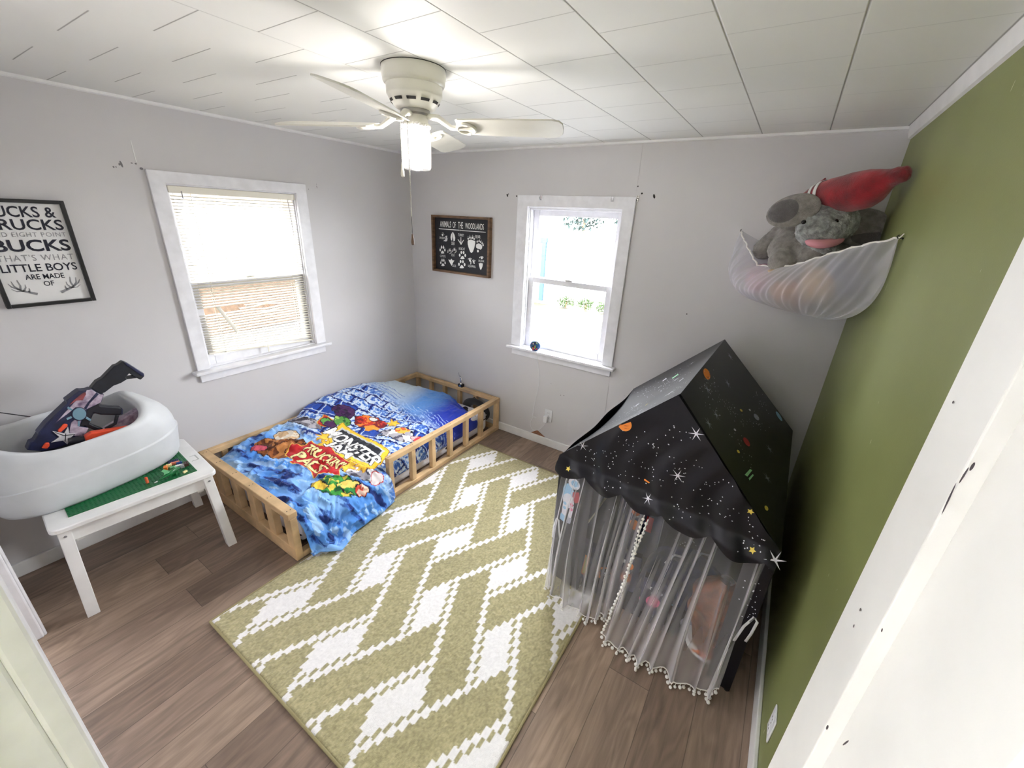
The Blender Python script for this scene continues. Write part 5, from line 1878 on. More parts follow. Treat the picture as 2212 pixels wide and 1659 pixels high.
class Print:
    """small printed shapes lying on a panel"""

    def __init__(self, mb, O, U, V, N, fn=None, pos=None):
        self.pos = pos
        self.mb, self.O, self.U, self.V, self.N, self.fn = mb, np.asarray(O, float), np.asarray(U, float), np.asarray(V, float), np.asarray(N, float), fn
        self.k = 0

    def put(self, poly, m_):
        self.k += 1
        off = self.N * (0.0011 + 0.00001 * self.k)
        pts = []
        for p in poly:
            if self.pos is not None:
                pts.append(self.pos(p[0], p[1]) + off)
                continue
            q_ = self.O + self.U * p[0] + self.V * p[1] + off
            if self.fn is not None:
                q_ = q_ + self.N * self.fn(p[0], p[1])
            pts.append(q_)
        ar = sum(poly[i][0] * poly[(i + 1) % len(poly)][1] - poly[(i + 1) % len(poly)][0] * poly[i][1] for i in range(len(poly)))
        ax = np.dot(np.cross(self.U, self.V), self.N)
        if ar * ax < 0:
            pts = pts[::-1]
        self.mb.add(pts, [tuple(range(len(pts)))], PI_[m_])

    def burst(self, x, y, r, m_='white', a0=0.0):
        for q in range(3):
            a = a0 + math.pi * q / 3
            c_, s_ = math.cos(a), math.sin(a)
            h_ = r * 0.10
            self.put([(x + r * c_, y + r * s_), (x - h_ * s_, y + h_ * c_), (x - r * c_, y - r * s_), (x + h_ * s_, y - h_ * c_)], m_)

    def dots(self, x, y, n, sp, rg, r=0.0032, inside=None):
        for _ in range(n):
            p = (x + sp * rg.normal(), y + sp * rg.normal() * 0.8)
            if inside is None or inside(*p):
                self.put(ellipse(p[0], p[1], r * (0.5 + 0.7 * rg.random()), r * (0.5 + 0.7 * rg.random()), 6), 'white')


rg = np.random.default_rng(12)
# front gable with its scalloped valance, one cloth
fu = FRr - FL
FWID = float(np.linalg.norm(fu))
fu /= FWID
fn_ = np.array([fu[1], -fu[0], 0.0])                   # out of the tent, to the room
NUF, NVF = 181, 64
us = np.linspace(0, FWID, NUF)
apex = float(np.dot(RF_ - FL, fu))
AH = RF_[2] - 0.80


def gtop(u):
    return 0.80 + np.where(u < apex, AH * u / apex, AH * (FWID - u) / (FWID - apex))


lob = FWID / 5.0


def gbot(u):
    return 0.752 - 0.050 * np.abs(np.sin(math.pi * (u + 0.035) / lob)) ** 0.9


def gfold(u, z):
    return 0.006 * np.sin(u * 47 + 3 * np.sin(z * 9)) * sstep(1.25, 0.85, z) + 0.005 * np.sin(u * 23 + 1.2) * sstep(1.2, 0.8, z) + 0.030 * sstep(0.805, 0.74, z)


b = MB()
P = np.zeros((NUF, NVF, 3))
for i, u in enumerate(us):
    zz = gbot(u) + (gtop(u) - gbot(u)) * np.linspace(0, 1, NVF)
    P[i] = FL + fu * u
    P[i, :, 2] = zz
    P[i] += fn_ * (0.004 + gfold(u, zz))[:, None]
b.grid(P)
PF = Print(b, FL * np.array([1, 1, 0]) + fn_ * 0.0042, fu, (0, 0, 1), fn_, lambda u, z: float(gfold(u, z)))
ing = lambda u, z: 0.02 < u < FWID - 0.02 and gbot(u) + 0.01 < z < gtop(u) - 0.015
fup = lambda p: float(np.dot(np.array([p[0], p[1], 0]) - FL * np.array([1, 1, 0]), fu))
for p, r in (((2.90, -1.34, 1.15), 0.032), ((2.869, -1.337, 0.943), 0.032), ((2.772, -1.324, 0.778), 0.025), ((2.426, -1.282, 0.898), 0.028), ((3.262, -1.386, 0.771), 0.035)):
    PF.burst(fup(p), p[2], r, 'white', 0.25)
for p in ((3.144, -1.371, 0.916), (3.188, -1.376, 0.771), (2.375, -1.275, 0.754)):
    PF.put(star(fup(p), p[2], 0.013, 5, 0.5, 0.2), 'yellow')
PF.put([(0.43, 0.85), (0.455, 0.846), (0.458, 0.853), (0.432, 0.858)], 'orange')
for cx, cz, n_, sp in ((0.16, 0.86, 22, 0.035), (0.24, 0.90, 26, 0.04), (0.34, 1.0, 26, 0.04), (0.46, 1.02, 30, 0.05), (0.40, 0.88, 34, 0.06), (0.52, 0.93, 26, 0.05), (0.30, 0.77, 22, 0.04), (0.62, 1.0, 24, 0.05), (0.70, 0.90, 30, 0.05), (0.78, 0.86, 26, 0.04), (0.62, 0.80, 22, 0.04), (0.90, 0.82, 24, 0.03), (0.55, 1.12, 18, 0.04), (0.74, 0.98, 16, 0.04), (0.86, 0.78, 10, 0.03)):
    PF.dots(cx, cz, int(n_ * 0.55), sp, rg, 0.0027, ing)
# planet at the left roof edge: a striped half disc
pu, pz_ = fup((2.614, -1.305, 1.092)), 1.086
half = [(pu + 0.032 * math.cos(a), pz_ + 0.032 * math.sin(a)) for a in np.linspace(math.pi * 0.98, 2.22 * math.pi, 18)]
PF.put([q for q in half if q[1] < float(gtop(q[0])) - 0.004], 'orange')
for dy_ in (-0.008, -0.02):
    PF.put([(pu - 0.024, pz_ + dy_ - 0.006), (pu + 0.012, pz_ + dy_ + 0.002), (pu + 0.026, pz_ + dy_ + 0.010), (pu + 0.014, pz_ + dy_ + 0.006), (pu - 0.022, pz_ + dy_ - 0.001)], 'darkorange')
b.build('front_gable', TM, tent, solid=0.0)

# roof slopes, sagging a little between the poles
sagL = lambda P_, u, v: P_ + np.array([0.02, 0, -0.055]) * (np.sin(math.pi * u) * np.sin(math.pi * v) ** 0.8)[..., None] * 0.6 + np.array([0.03, 0, -0.03]) * (np.sin(math.pi * u) * v ** 3)[..., None]
b = MB()
b.grid(patch(RF_, RB_, BLl, FL, 40, 26, sagL))
U = (RB_ - RF_) / np.linalg.norm(RB_ - RF_)
Vd_ = (FL - RF_) - U * np.dot(FL - RF_, U)
VL = float(np.linalg.norm(Vd_))
Vd_ /= VL
Nl = np.cross(U, Vd_)
Nl *= np.sign(Nl[2])
RUL = float(np.linalg.norm(RB_ - RF_))
sk0 = float(np.dot(FL - RF_, U))


def pos_left(u, v):
    t_ = min(1, max(0, v / VL))
    q_ = min(1, max(0, (u - sk0 * t_) / (RUL + t_ * (float(np.dot(BLl - FL, U)) - RUL))))
    p = RF_ * (1 - q_) * (1 - t_) + RB_ * q_ * (1 - t_) + BLl * q_ * t_ + FL * (1 - q_) * t_
    return p + np.array([0.02, 0, -0.055]) * (math.sin(math.pi * q_) * max(math.sin(math.pi * t_), 0) ** 0.8) * 0.6 + np.array([0.03, 0, -0.03]) * math.sin(math.pi * q_) * t_ ** 3 + Nl * 0.001


PL = Print(b, RF_, U, Vd_, Nl, None, pos_left)


def uvL(p):
    d = np.array(p) - RF_
    return float(np.dot(d, U)), float(np.dot(d, Vd_))


inr = lambda u, v: 0.03 < u < RUL - 0.03 and 0.02 < v < VL - 0.02
for p, c_, r in (((2.631, -0.491, 1.092), 'mint', 0.03), ((2.713, -0.783, 1.178), 'white', 0.02), ((2.60, -0.95, 1.07), 'yellow', 0.012), ((2.56, -0.40, 1.02), 'white', 0.02)):
    u, v = uvL(p)
    PL.put(star(u, v, r, 4, 0.6, 0.4), c_)
for p, r in (((2.732, -1.106, 1.205), 0.04), ((2.66, -0.62, 1.12), 0.03), ((2.70, -0.4, 1.15), 0.024), ((2.48, -0.7, 0.96), 0.03), ((2.62, -1.12, 1.09), 0.026)):
    u, v = uvL(p)
    PL.burst(u, v, r)
for _ in range(9):
    PL.dots(rg.uniform(0.1, RUL - 0.1), rg.uniform(0.06, VL - 0.08), 26, 0.06, rg, 0.0034, inr)
b.build('roof_panel', TM, tent, solid=0.0)
b = MB()
b.grid(patch(RF_, FRr, BR_, RB_, 30, 40, lambda P_, u, v: P_ + np.array([-0.015, 0, -0.03]) * (np.sin(math.pi * u) * np.sin(math.pi * v))[..., None] * 0.6))
U = (RB_ - RF_) / np.linalg.norm(RB_ - RF_)
Vr = (FRr - RF_) - U * np.dot(FRr - RF_, U)
VRL = float(np.linalg.norm(Vr))
Vr /= VRL
Nr = np.cross(U, Vr)
Nr *= np.sign(Nr[2])
skr = float(np.dot(FRr - RF_, U))


def pos_right(u, v):
    t_ = min(1, max(0, v / VRL))
    q_ = min(1, max(0, (u - skr * t_) / (RUL + t_ * (float(np.dot(BR_ - FRr, U)) - RUL))))
    p = RF_ * (1 - q_) * (1 - t_) + RB_ * q_ * (1 - t_) + BR_ * q_ * t_ + FRr * (1 - q_) * t_
    return p + np.array([-0.015, 0, -0.03]) * (math.sin(math.pi * q_) * math.sin(math.pi * t_)) * 0.6 + Nr * 0.0006


PR = Print(b, RF_, U, Vr, Nr, None, pos_right)


def uvR(p):
    d = np.array(p) - RF_
    return float(np.dot(d, U)), float(np.dot(d, Vr))


for p, c_, rx, ry in (((3.095, -0.581, 0.989), 'grey', 0.032, 0.012), ((3.20, -0.25, 0.88), 'sky', 0.03, 0.02), ((3.081, -0.94, 1.003), 'red', 0.034, 0.014), ((3.02, -0.72, 1.06), 'yellow', 0.016, 0.005), ((3.05, -1.12, 1.02), 'yellow', 0.016, 0.005), ((3.20, -1.25, 0.88), 'yellow', 0.02, 0.006), ((3.06, -0.60, 1.03), 'white', 0.014, 0.004), ((3.02, -0.98, 1.06), 'white', 0.014, 0.004)):
    u, v = uvR(p)
    PR.put(ellipse(u, v, rx, ry * 1.6, 14, 0.35), c_)
u, v = uvR((3.112, -1.17, 0.971))
PR.put([(u - .06, v - .018), (u + .04, v + .004), (u + .055, v + .018), (u - .045, v - .002)], 'mint')
PR.put([(u - .045, v + .006), (u + .03, v + .024), (u + .035, v + .032), (u - .05, v + .014)], 'mint')
u, v = uvR((2.835, -0.885, 1.262))
PR.put(ellipse(u, v + 0.012, 0.05, 0.026, 16), 'orange')
PR.put(ellipse(u + 0.008, v + 0.022, 0.036, 0.010, 12), 'darkorange')
for p in ((2.885, -0.339, 1.209), (2.929, -0.66, 1.162), (2.939, -1.091, 1.151), (2.927, -1.24, 1.163), (3.182, -0.735, 0.899), (3.19, -1.02, 0.89), (2.87, -1.0, 1.22)):
    u, v = uvR(p)
    PR.burst(u, v, 0.032, 'grey', 0.5)
for _ in range(8):
    PR.dots(rg.uniform(0.1, RUL - 0.1), rg.uniform(0.06, VRL - 0.06), 18, 0.05, rg, 0.003, inr)
b.build('roof_panel', TM, tent)

Z0 = np.array([1, 1, 0])
# side and back walls
b = MB()
b.grid(patch(FL * Z0 + (0.0, 0, 0.012), BLl * Z0 + (0, 0, 0.012), BLl + (0.006, 0, -0.004), FL + (0.006, 0, -0.004), 24, 14, lambda P_, u, v: P_ + np.array([1.0, 0, 0])[None, None] * (0.006 * np.sin(u * 14 + v * 3))[..., None]))
PW = Print(b, FL * Z0 + np.array([-0.008, 0, 0]), (0, 1, 0), (0, 0, 1), (-1, 0, 0))
PW.burst(0.05, 0.74, 0.03)
PW.burst(0.5, 0.5, 0.03)
for _ in range(10):
    PW.dots(rg.uniform(0.05, 1.0), rg.uniform(0.1, 0.75), 14, 0.06, rg, 0.0034, lambda u, v: 0.02 < u < 1.08 and 0.03 < v < 0.78)
b.build('side_wall', TM, tent)
b = MB()
b.grid(patch(FRr * Z0 + (0, 0, 0.012), BR_ * Z0 + (0, 0, 0.012), BR_ + (-0.006, 0, -0.004), FRr + (-0.006, 0, -0.004), 24, 14), flip=True)
b.build('side_wall', TM, tent)
b = MB()
P = patch(BLl * Z0 + (0, 0, 0.012), BR_ * Z0 + (0, 0, 0.012), BR_, BLl, 21, 10)
b.grid(P)
b.add([BLl, BR_, RB_], [(0, 1, 2)])
PB = Print(b, BLl * Z0 + np.array([0, -0.003, 0]), (1, 0, 0), (0, 0, 1), (0, -1, 0))
for cx, cz, r, c_ in ((0.3, 0.45, 0.07, 'orange'), (0.6, 0.6, 0.05, 'pink'), (0.75, 0.35, 0.06, 'sky'), (0.45, 0.25, 0.05, 'mint')):
    PB.put(ellipse(cx, cz, r, r, 18), c_)
for _ in range(8):
    PB.dots(rg.uniform(0.08, 0.9), rg.uniform(0.1, 0.75), 14, 0.06, rg, 0.004, lambda u, v: 0.02 < u < 0.95 and 0.03 < v < 0.78)
b.build('back_wall_panel', TM, tent)

# front strips beside the doorway, the left one printed with an astronaut
b = MB()
q0 = FL * Z0 + fn_ * 0.0
wl = 0.20
P = patch(q0 + (0, 0, 0.012), q0 + fu * wl + (0, 0, 0.012), q0 + fu * wl + (0, 0, 0.79), q0 + (0, 0, 0.79), 8, 14)
b.grid(P)
PA = Print(b, q0, fu, (0, 0, 1), fn_)
ax_, az_ = 0.083, 0.555
S1 = 1.0


def ap(poly, c_):
    PA.put([(ax_ + p[0], az_ + p[1]) for p in poly], c_)


ap(ellipse(-0.012, 0.035, 0.036, 0.062, 16, 0.15), 'sky')
ap(ellipse(0.012, 0.110, 0.034, 0.032, 16), 'white')
ap(ellipse(0.016, 0.112, 0.022, 0.019, 14), 'sky')
ap([(0.01, 0.06), (0.045, 0.075), (0.055, 0.02), (0.03, 0.0), (0.01, 0.02)], 'red')
ap(ellipse(-0.010, -0.005, 0.034, 0.044, 14), 'white')
ap([(-0.040, -0.03), (-0.012, -0.04), (-0.018, -0.11), (-0.042, -0.10)], 'white')
ap([(0.004, -0.035), (0.026, -0.02), (0.018, -0.10), (-0.004, -0.11)], 'white')
ap([(-0.046, -0.10), (-0.016, -0.11), (-0.020, -0.15), (-0.050, -0.14)], 'sky')
ap([(-0.004, -0.108), (0.022, -0.10), (0.016, -0.14), (-0.010, -0.146)], 'grey')
for z in (-0.03, -0.058):
    ap(ellipse(-0.028, z, 0.010, 0.010, 10), 'sky')
    ap(ellipse(0.012, z + 0.01, 0.010, 0.010, 10), 'pink')
PA.put(star(0.07, 0.745, 0.012, 5, 0.5), 'yellow')
b.build('front_strip', TM, tent)
b = MB()
q1 = FRr * Z0
P = patch(q1 - fu * 0.10 + (0, 0, 0.012), q1 + (0, 0, 0.012), q1 + (0, 0, 0.79), q1 - fu * 0.10 + (0, 0, 0.79), 8, 14)
b.grid(P)
PA2 = Print(b, q1, fu, (0, 0, 1), fn_)
for _ in range(3):
    PA2.dots(-0.03, rg.uniform(0.3, 0.7), 14, 0.04, rg, 0.003, lambda u, v: -0.09 < u < -0.005 and 0.03 < v < 0.78)
b.build('front_strip', TM, tent)
# frame poles and tie bands
M['pole'] = mat('black_tent_pole', (22, 22, 26), 0.5)
for p in (FL, FRr, BLl, BR_):
    c_ = (np.array([2.81, -0.77, 0]) - p * Z0)
    c_ /= np.linalg.norm(c_)
    q_ = p * Z0 + c_ * 0.018
    pl_ = MB().tube([q_ + (0, 0, 0.001), q_ + (0, 0, 0.79)], 0.011, 10).build('pole', M['pole'], tent)
MB().tube([RF_ + (0, 0.02, -0.025), RB_ + (0, -0.02, -0.025)], 0.010, 10).build('ridge_pole', M['pole'], tent)
M['strap'] = mat('white_tie_strap', (222, 222, 226), 0.8)
MB().lathe([(0.0158, 0.046), (0.0158, 0.060)], FL * Z0 + (0.012, 0.016, 0), 16).build('tie_band', M['strap'], tent)


def ribbon(pts, wd, wdir):
    P_ = np.zeros((len(pts), 2, 3))
    for i, p in enumerate(pts):
        P_[i, 0] = np.asarray(p) - np.asarray(wdir) * wd / 2
        P_[i, 1] = np.asarray(p) + np.asarray(wdir) * wd / 2
    return MB().grid(P_)


qs = FL * Z0 + fn_ * 0.006
ribbon([qs + fu * 0.004 + (0, 0, 0.27), qs + fu * 0.006 + (0, 0, 0.35), qs + fu * 0.018 + (0, 0, 0.41), qs + fu * 0.032 + (0, 0, 0.405), qs + fu * 0.042 + (0, 0, 0.33), qs + fu * 0.05 + (0, 0, 0.29)], 0.009, fu).build('tie_strap', M['strap'], tent, solid=0.001)
qs = FRr * Z0 + fn_ * 0.008
ribbon([qs - fu * 0.045 + (0, 0, 0.30), qs - fu * 0.03 + (0, 0, 0.40), qs - fu * 0.008 + (0, 0, 0.47), qs + fu * 0.006 + (0, 0, 0.455), qs + fu * 0.0 + (0, 0, 0.38), qs - fu * 0.008 + (0, 0, 0.33)], 0.010, fu).build('tie_strap', M['strap'], tent, solid=0.001)
b = MB().prism([(2.335, 0.0165), (2.592, 0.0165), (2.64, 0.004), (3.265, 0.004), (3.265, 0.0075), (2.64, 0.0075), (2.592, 0.0195), (2.335, 0.0195)], (0, -1.25, 0), (1, 0, 0), (0, 0, 1), -1.03)
PM_ = Print(b, (2.335, -1.25, 0.0075), (1, 0, 0), (0, 1, 0), (0, 0, 1), None, lambda u, v: np.array([2.335 + u, -1.25 + v, float(np.interp(2.335 + u, [2.592, 2.64], [0.0195, 0.0075]))]))
for cx, cy, r, c_ in ((0.25, 0.15, 0.05, 'orange'), (0.5, 0.12, 0.04, 'pink'), (0.62, 0.22, 0.05, 'sky'), (0.36, 0.3, 0.05, 'mint'), (0.72, 0.10, 0.04, 'grey')):
    PM_.put(ellipse(cx, cy, r, r, 16), c_)
    PM_.put(ellipse(cx + 0.01, cy, r * 0.6, r * 0.2, 12), 'white')
for _ in range(8):
    PM_.dots(rg.uniform(0.05, 0.88), rg.uniform(0.05, 0.9), 12, 0.05, rg, 0.004, lambda u, v: 0.02 < u < 0.92 and 0.02 < v < 1.0)
b.build('floor_mat', TM, tent)

# sheer curtains with pompom trim
M['sheer'] = mat_sheer('white_tulle', (246, 244, 248), 0.15, 1.0)


def curtain(hem, top0, top1, seed, edge_left, edge_right, gather):
    """hem: floor points left to right; the top runs along the front from top0 to top1"""
    hem = np.array(hem)
    L = np.concatenate([[0], np.cumsum(np.linalg.norm(np.diff(hem, axis=0), axis=1))])
    NU, NV = 220, 50
    uu = np.linspace(0, 1, NU)
    hp_ = np.stack([np.interp(uu * L[-1], L, hem[:, i]) for i in range(3)], 1)
    for _ in range(10):
        hp_[1:-1] = (hp_[:-2] + 2 * hp_[1:-1] + hp_[2:]) / 4
    P_ = np.zeros((NU, NV, 3))
    rg_ = np.random.default_rng(seed)
    ph = rg_.random(6) * 6.28
    tp = FL * Z0 + fu * (top0 + (top1 - top0) * uu)[:, None] - fn_ * 0.002 + np.array([0, 0, 0.782])
    for j, v in enumerate(np.linspace(0, 1, NV)):
        w_ = v ** 1.15
        bulge = 0.03 * math.sin(math.pi * v) ** 1.2
        P_[:, j] = tp * (1 - w_) + hp_ * w_
        P_[:, j, 2] = 0.782 + (hp_[:, 2] - 0.782) * v
        wob = uu * gather + 0.35 * np.sin(uu * 9 + ph[0] + v * 1.5)
        f = np.sin(6.283 * wob + ph[1]) + 0.6 * np.sin(6.283 * wob * 1.9 + ph[2] + v * 2.0) + 0.5 * np.sin(6.283 * wob * 0.45 + ph[3])
        pinch = 0.08 + 0.92 * v ** 0.6
        P_[:, j] += fn_ * (f * 0.019 * pinch * (0.4 + 0.6 * np.abs(np.sin(uu * 5 + ph[4]))) + bulge + 0.004)[:, None]
        P_[:, j] += fu * (np.cos(6.283 * wob + ph[1]) * 0.014 * pinch)[:, None]
    # keep it in front of the tent cloth
    d = (P_ - FL * Z0) @ fn_
    P_ += fn_ * (np.maximum(0, 0.007 - d) * sstep(0.03, 0.12, np.linspace(0, 1, NV))[None])[..., None]
    P_[..., 2] = np.maximum(P_[..., 2], 0.012)
    b_ = MB().grid(P_)
    c_ = b_.build('curtain', M['sheer'], tent)
    return c_, P_


def pomtrim(path, par, step=0.0215, r=0.0072, drop=0.010):
    path = np.asarray(path)
    L = np.concatenate([[0], np.cumsum(np.linalg.norm(np.diff(path, axis=0), axis=1))])
    b_ = MB()
    b_.tube(path, 0.0028, 6)
    rg_ = np.random.default_rng(len(path) + int(L[-1] * 100))
    for s_ in np.arange(step / 2, L[-1], step):
        p = np.array([np.interp(s_, L, path[:, i]) for i in range(3)])
        q_ = p + fn_ * (drop + 0.006 * rg_.random()) + np.array([0, 0, -0.008]) + fu * 0.006 * (rg_.random() - 0.5)
        q_[2] = max(q_[2], 0.0085)
        b_.tube([p, q_], 0.0012, 4)
        b_.sphere(q_, r * (0.85 + 0.3 * rg_.random()), 10, 7)
    return b_.build('pompom_trim', M['pom'], par)


c1_, P1 = curtain([(2.350, -1.345, 0.016), (2.36, -1.385, 0.016), (2.434, -1.402, 0.016), (2.533, -1.410, 0.016), (2.628, -1.418, 0.016), (2.67, -1.385, 0.03), (2.735, -1.345, 0.10)], 0.030, 0.470, 5, False, True, 7.0)
pomtrim(P1[::3, -1], c1_)
pomtrim(P1[-1, 6:], c1_, drop=0.006)
c2_, P2 = curtain([(2.700, -1.475, 0.03), (2.74, -1.480, 0.016), (2.819, -1.475, 0.016), (2.903, -1.496, 0.016), (2.972, -1.474, 0.016), (3.083, -1.475, 0.016), (3.139, -1.458, 0.016), (3.196, -1.458, 0.016), (3.215, -1.43, 0.05)], 0.500, FWID - 0.03, 8, True, False, 8.0)
pomtrim(P2[::3, -1], c2_)
pomtrim(P2[0, 6:], c2_, drop=0.006)

# things seen dimly through the curtains
M['bag'] = mat('crumpled_brown_film', (132, 80, 50), 0.35, var=(16, 0.3), bump=(30, 0.6, 0.01))
t = thing('brown_bag', 'crumpled shiny brown bag standing inside the tent at its right corner', 'bag', (3.15, -1.22, 0.0075))
P = np.zeros((60, 26, 3))
for i, a in enumerate(np.linspace(0, 2 * math.pi, 60)):
    for j, v in enumerate(np.linspace(0, 1, 26)):
        r_ = (0.105 * (0.75 + 0.5 * math.sin(min(1, v * 1.2) * math.pi * 0.6)) * (1 - 0.75 * max(0, v - 0.72) / 0.28)) * (1 + 0.16 * (float(fbm(math.cos(a) * 2 + 5 + v * 2, math.sin(a) * 2 + 5 + v * 5, 3, 3)) - 0.5) * 2)
        P[i, j] = (3.150 + 0.92 * r_ * math.cos(a), -1.215 + 1.0 * r_ * math.sin(a), 0.035 + 0.40 * v)
P[-1] = P[0]
MB().grid(P, flip=True).build('bag_body', M['bag'], t)
MB().lathe([(0.0, 0.0075), (0.09, 0.0075), (0.098, 0.018), (0.092, 0.045), (0.0, 0.046)], (3.15, -1.215, 0), 28).build('bag_base', M['paper'], t)
MB().tube([(3.10, -1.29, 0.03), (3.14, -1.305, 0.045), (3.19, -1.295, 0.05), (3.23, -1.27, 0.05)], [0.008, 0.012, 0.012, 0.006], 8).build('orange_edge', pr_['darkorange'], t)


def pack(nm, label, c, sz, yawd, leanx, faces, cat='toy package', grp='toy packages inside the tent'):
    t_ = thing(nm, label, cat, (c[0], c[1], c[2] - sz[2] / 2), grp)
    R = rotm('Z', yawd) @ rotm('X', leanx)
    c = np.array(c)
    MB().obox(c, sz, R).build('card_box', M['gnavy'], t_, bevel=0.003)
    b_ = MB()
    mats = []
    for i, (u, v, rx, ry, m_, kind) in enumerate(faces):
        mats.append(pr_[m_])
        o_ = c + R @ np.array([0, -sz[1] / 2 - 0.0012 - 0.0002 * i, 0])
        sh = ellipse(u, v, rx, ry, 14, 0.3) if kind == 'e' else (star(u, v, rx, 5, 0.5) if kind == 's' else [(u - rx, v - ry), (u + rx, v - ry), (u + rx, v + ry), (u - rx, v + ry)])
        b_.flat(sh, o_, R @ np.array([1.0, 0, 0]), R @ np.array([0, 0, 1.0]), i)
    b_.build('printed_front', mats, t_)
    return t_


pack('toy_package', 'dark toy package with pink and orange print just inside the left curtain', (2.47, -1.17, 0.133), (0.14, 0.05, 0.21), -8, -12, [(-0.025, -0.05, 0.03, 0.03, 'pink', 'e'), (0.03, -0.02, 0.014, 0.06, 'orange', 'b'), (0.03, -0.02, 0.008, 0.052, 'yellow', 'b'), (-0.02, 0.04, 0.02, 0.03, 'grey', 'e')])
pack('toy_package', 'dark toy package with a round orange print in the middle of the tent doorway', (2.70, -1.10, 0.121), (0.13, 0.05, 0.21), 10, -14, [(0.0, -0.03, 0.03, 0.03, 'darkorange', 'e'), (0.01, 0.04, 0.02, 0.02, 'orange', 'e'), (-0.03, 0.06, 0.015, 0.01, 'white', 'b')])
pack('toy_package', 'dark toy package with pink and silver print behind the right curtain', (2.87, -1.17, 0.112), (0.13, 0.06, 0.19), 6, -14, [(0.0, -0.02, 0.035, 0.03, 'pink', 'e'), (0.01, 0.03, 0.03, 0.012, 'grey', 'e'), (-0.03, 0.05, 0.014, 0.02, 'white', 's')])
pack('toy_package', 'tall dark toy package with orange figures on it at the back of the tent', (2.66, -0.80, 0.232), (0.26, 0.06, 0.41), 0, -6, [(-0.03, 0.08, 0.03, 0.04, 'darkorange', 'e'), (-0.02, -0.02, 0.03, 0.035, 'orange', 'e'), (0.06, 0.02, 0.02, 0.05, 'red', 'b'), (0.03, 0.12, 0.02, 0.012, 'sky', 'e')])
t = thing('folded_blanket', 'dark blue blanket heap inside the tent behind the right curtain', 'blanket', (2.96, -0.98, 0.0075))
M['dkblue'] = mat('dark_blue_fleece', (34, 40, 78), 0.95, var=(12, 0.3), bump=(60, 0.4, 0.004))
P = np.zeros((46, 40, 3))
for i, a in enumerate(np.linspace(-1, 1, 46)):
    for j, v in enumerate(np.linspace(-1, 1, 40)):
        hh = 0.20 * max(0, (1 - a * a)) ** 0.6 * max(0, (1 - v * v)) ** 0.6
        P[i, j] = (2.97 + 0.22 * a, -0.90 + 0.17 * v, 0.008 + hh * (0.75 + 0.5 * float(fbm(a * 3 + 7, v * 3 + 7, 41, 3))))
MB().grid(P).build('blanket_heap', M['dkblue'], t)
for i, (x, y, c_) in enumerate(((2.90, -0.96, 'white'), (3.02, -0.86, 'grey'))):
    MB().tube([(x - 0.03, y - 0.06, 0.205 - i * 0.01), (x, y, 0.232), (x + 0.05, y + 0.02, 0.226)], 0.006, 6).build('blanket_trim', pr_[c_], t)

# ------------------------------------------------------------------ corner toy hammock and its soft toys
def soft(parts, voxel=0.009, smooth=6, fluff=0.0, seed=0):
    """one continuous cloth body from overlapping balls: (centre, radii, rotation)"""
    b_ = MB()
    for c, r, R in parts:
        b_.sphere(c, r, 20, 14, 0, R)
    V_ = np.concatenate(b_.v)
    me_ = bpy.data.meshes.new('tmp')
    me_.from_pydata(V_.tolist(), [], b_.f)
    o_ = bpy.data.objects.new('tmp', me_)
    COL.objects.link(o_)
    rm = o_.modifiers.new('r', 'REMESH')
    rm.mode = 'VOXEL'
    rm.voxel_size = voxel
    sm = o_.modifiers.new('s', 'SMOOTH')
    sm.iterations = smooth
    sm.factor = 0.5
    dg = bpy.context.evaluated_depsgraph_get()
    ev = o_.evaluated_get(dg)
    m2 = ev.to_mesh()
    V2 = np.array([v.co[:] for v in m2.vertices])
    N2 = np.array([v.normal[:] for v in m2.vertices])
    F2 = [tuple(p.vertices) for p in m2.polygons]
    ev.to_mesh_clear()
    bpy.data.objects.remove(o_)
    bpy.data.meshes.remove(me_)
    if fluff:
        q_ = 95.0
        d = fbm(V2[:, 0] * q_ + V2[:, 2] * 31, V2[:, 1] * q_ - V2[:, 2] * 67, seed, 2) - 0.5
        d2 = vnoise(V2[:, 2] * q_ * 1.3 + V2[:, 0] * 41, V2[:, 1] * q_ * 1.3, seed + 5) - 0.5
        V2 = V2 + N2 * ((d + d2) * fluff)[:, None]
    V2[:, 0] = np.minimum(V2[:, 0], W - 0.008)
    V2[:, 1] = np.minimum(V2[:, 1], -0.008)
    return MB().add(V2, F2, 0, True)


h1, h2, h3 = np.array([2.755, -0.014, 1.878]), np.array([3.369, -0.722, 1.886]), np.array([3.368, -0.015, 1.886])
cn = np.array([-0.755, -0.6555, 0.0])                  # from the corner towards the room
ham = thing('toy_hammock', 'white net toy hammock slung across the corner by the green wall', 'toy hammock', (3.15, -0.27, 1.48))
NS, NTT = 240, 46
s_all = np.linspace(0, 1, NS)
rim = np.zeros((NS, 3))
low = np.zeros((NS, 3))
for i, s in enumerate(s_all):
    if s < 0.5:                                           # front edge, left hook to right hook
        q = s / 0.5
        p = h1 * (1 - q) + h2 * q
        xs_ = np.interp(q, [0, 0.14, 0.28, 0.46, 0.58, 0.72, 0.88, 1.0], [1.878, 1.796, 1.712, 1.718, 1.745, 1.798, 1.853, 1.886])
        rim[i] = (p[0], p[1], xs_)
        rim[i] += cn * 0.05 * math.sin(math.pi * q) ** 0.8
    elif s < 0.75:
        q = (s - 0.5) / 0.25
        p = h2 * (1 - q) + h3 * q
        rim[i] = (p[0], p[1], 1.886 - 0.10 * math.sin(math.pi * q))
    else:
        q = (s - 0.75) / 0.25
        p = h3 * (1 - q) + h1 * q
        rim[i] = (p[0], p[1], 1.886 - 0.10 * math.sin(math.pi * q))
G = np.array([3.16, -0.24])
P = np.zeros((NS, NTT, 3))
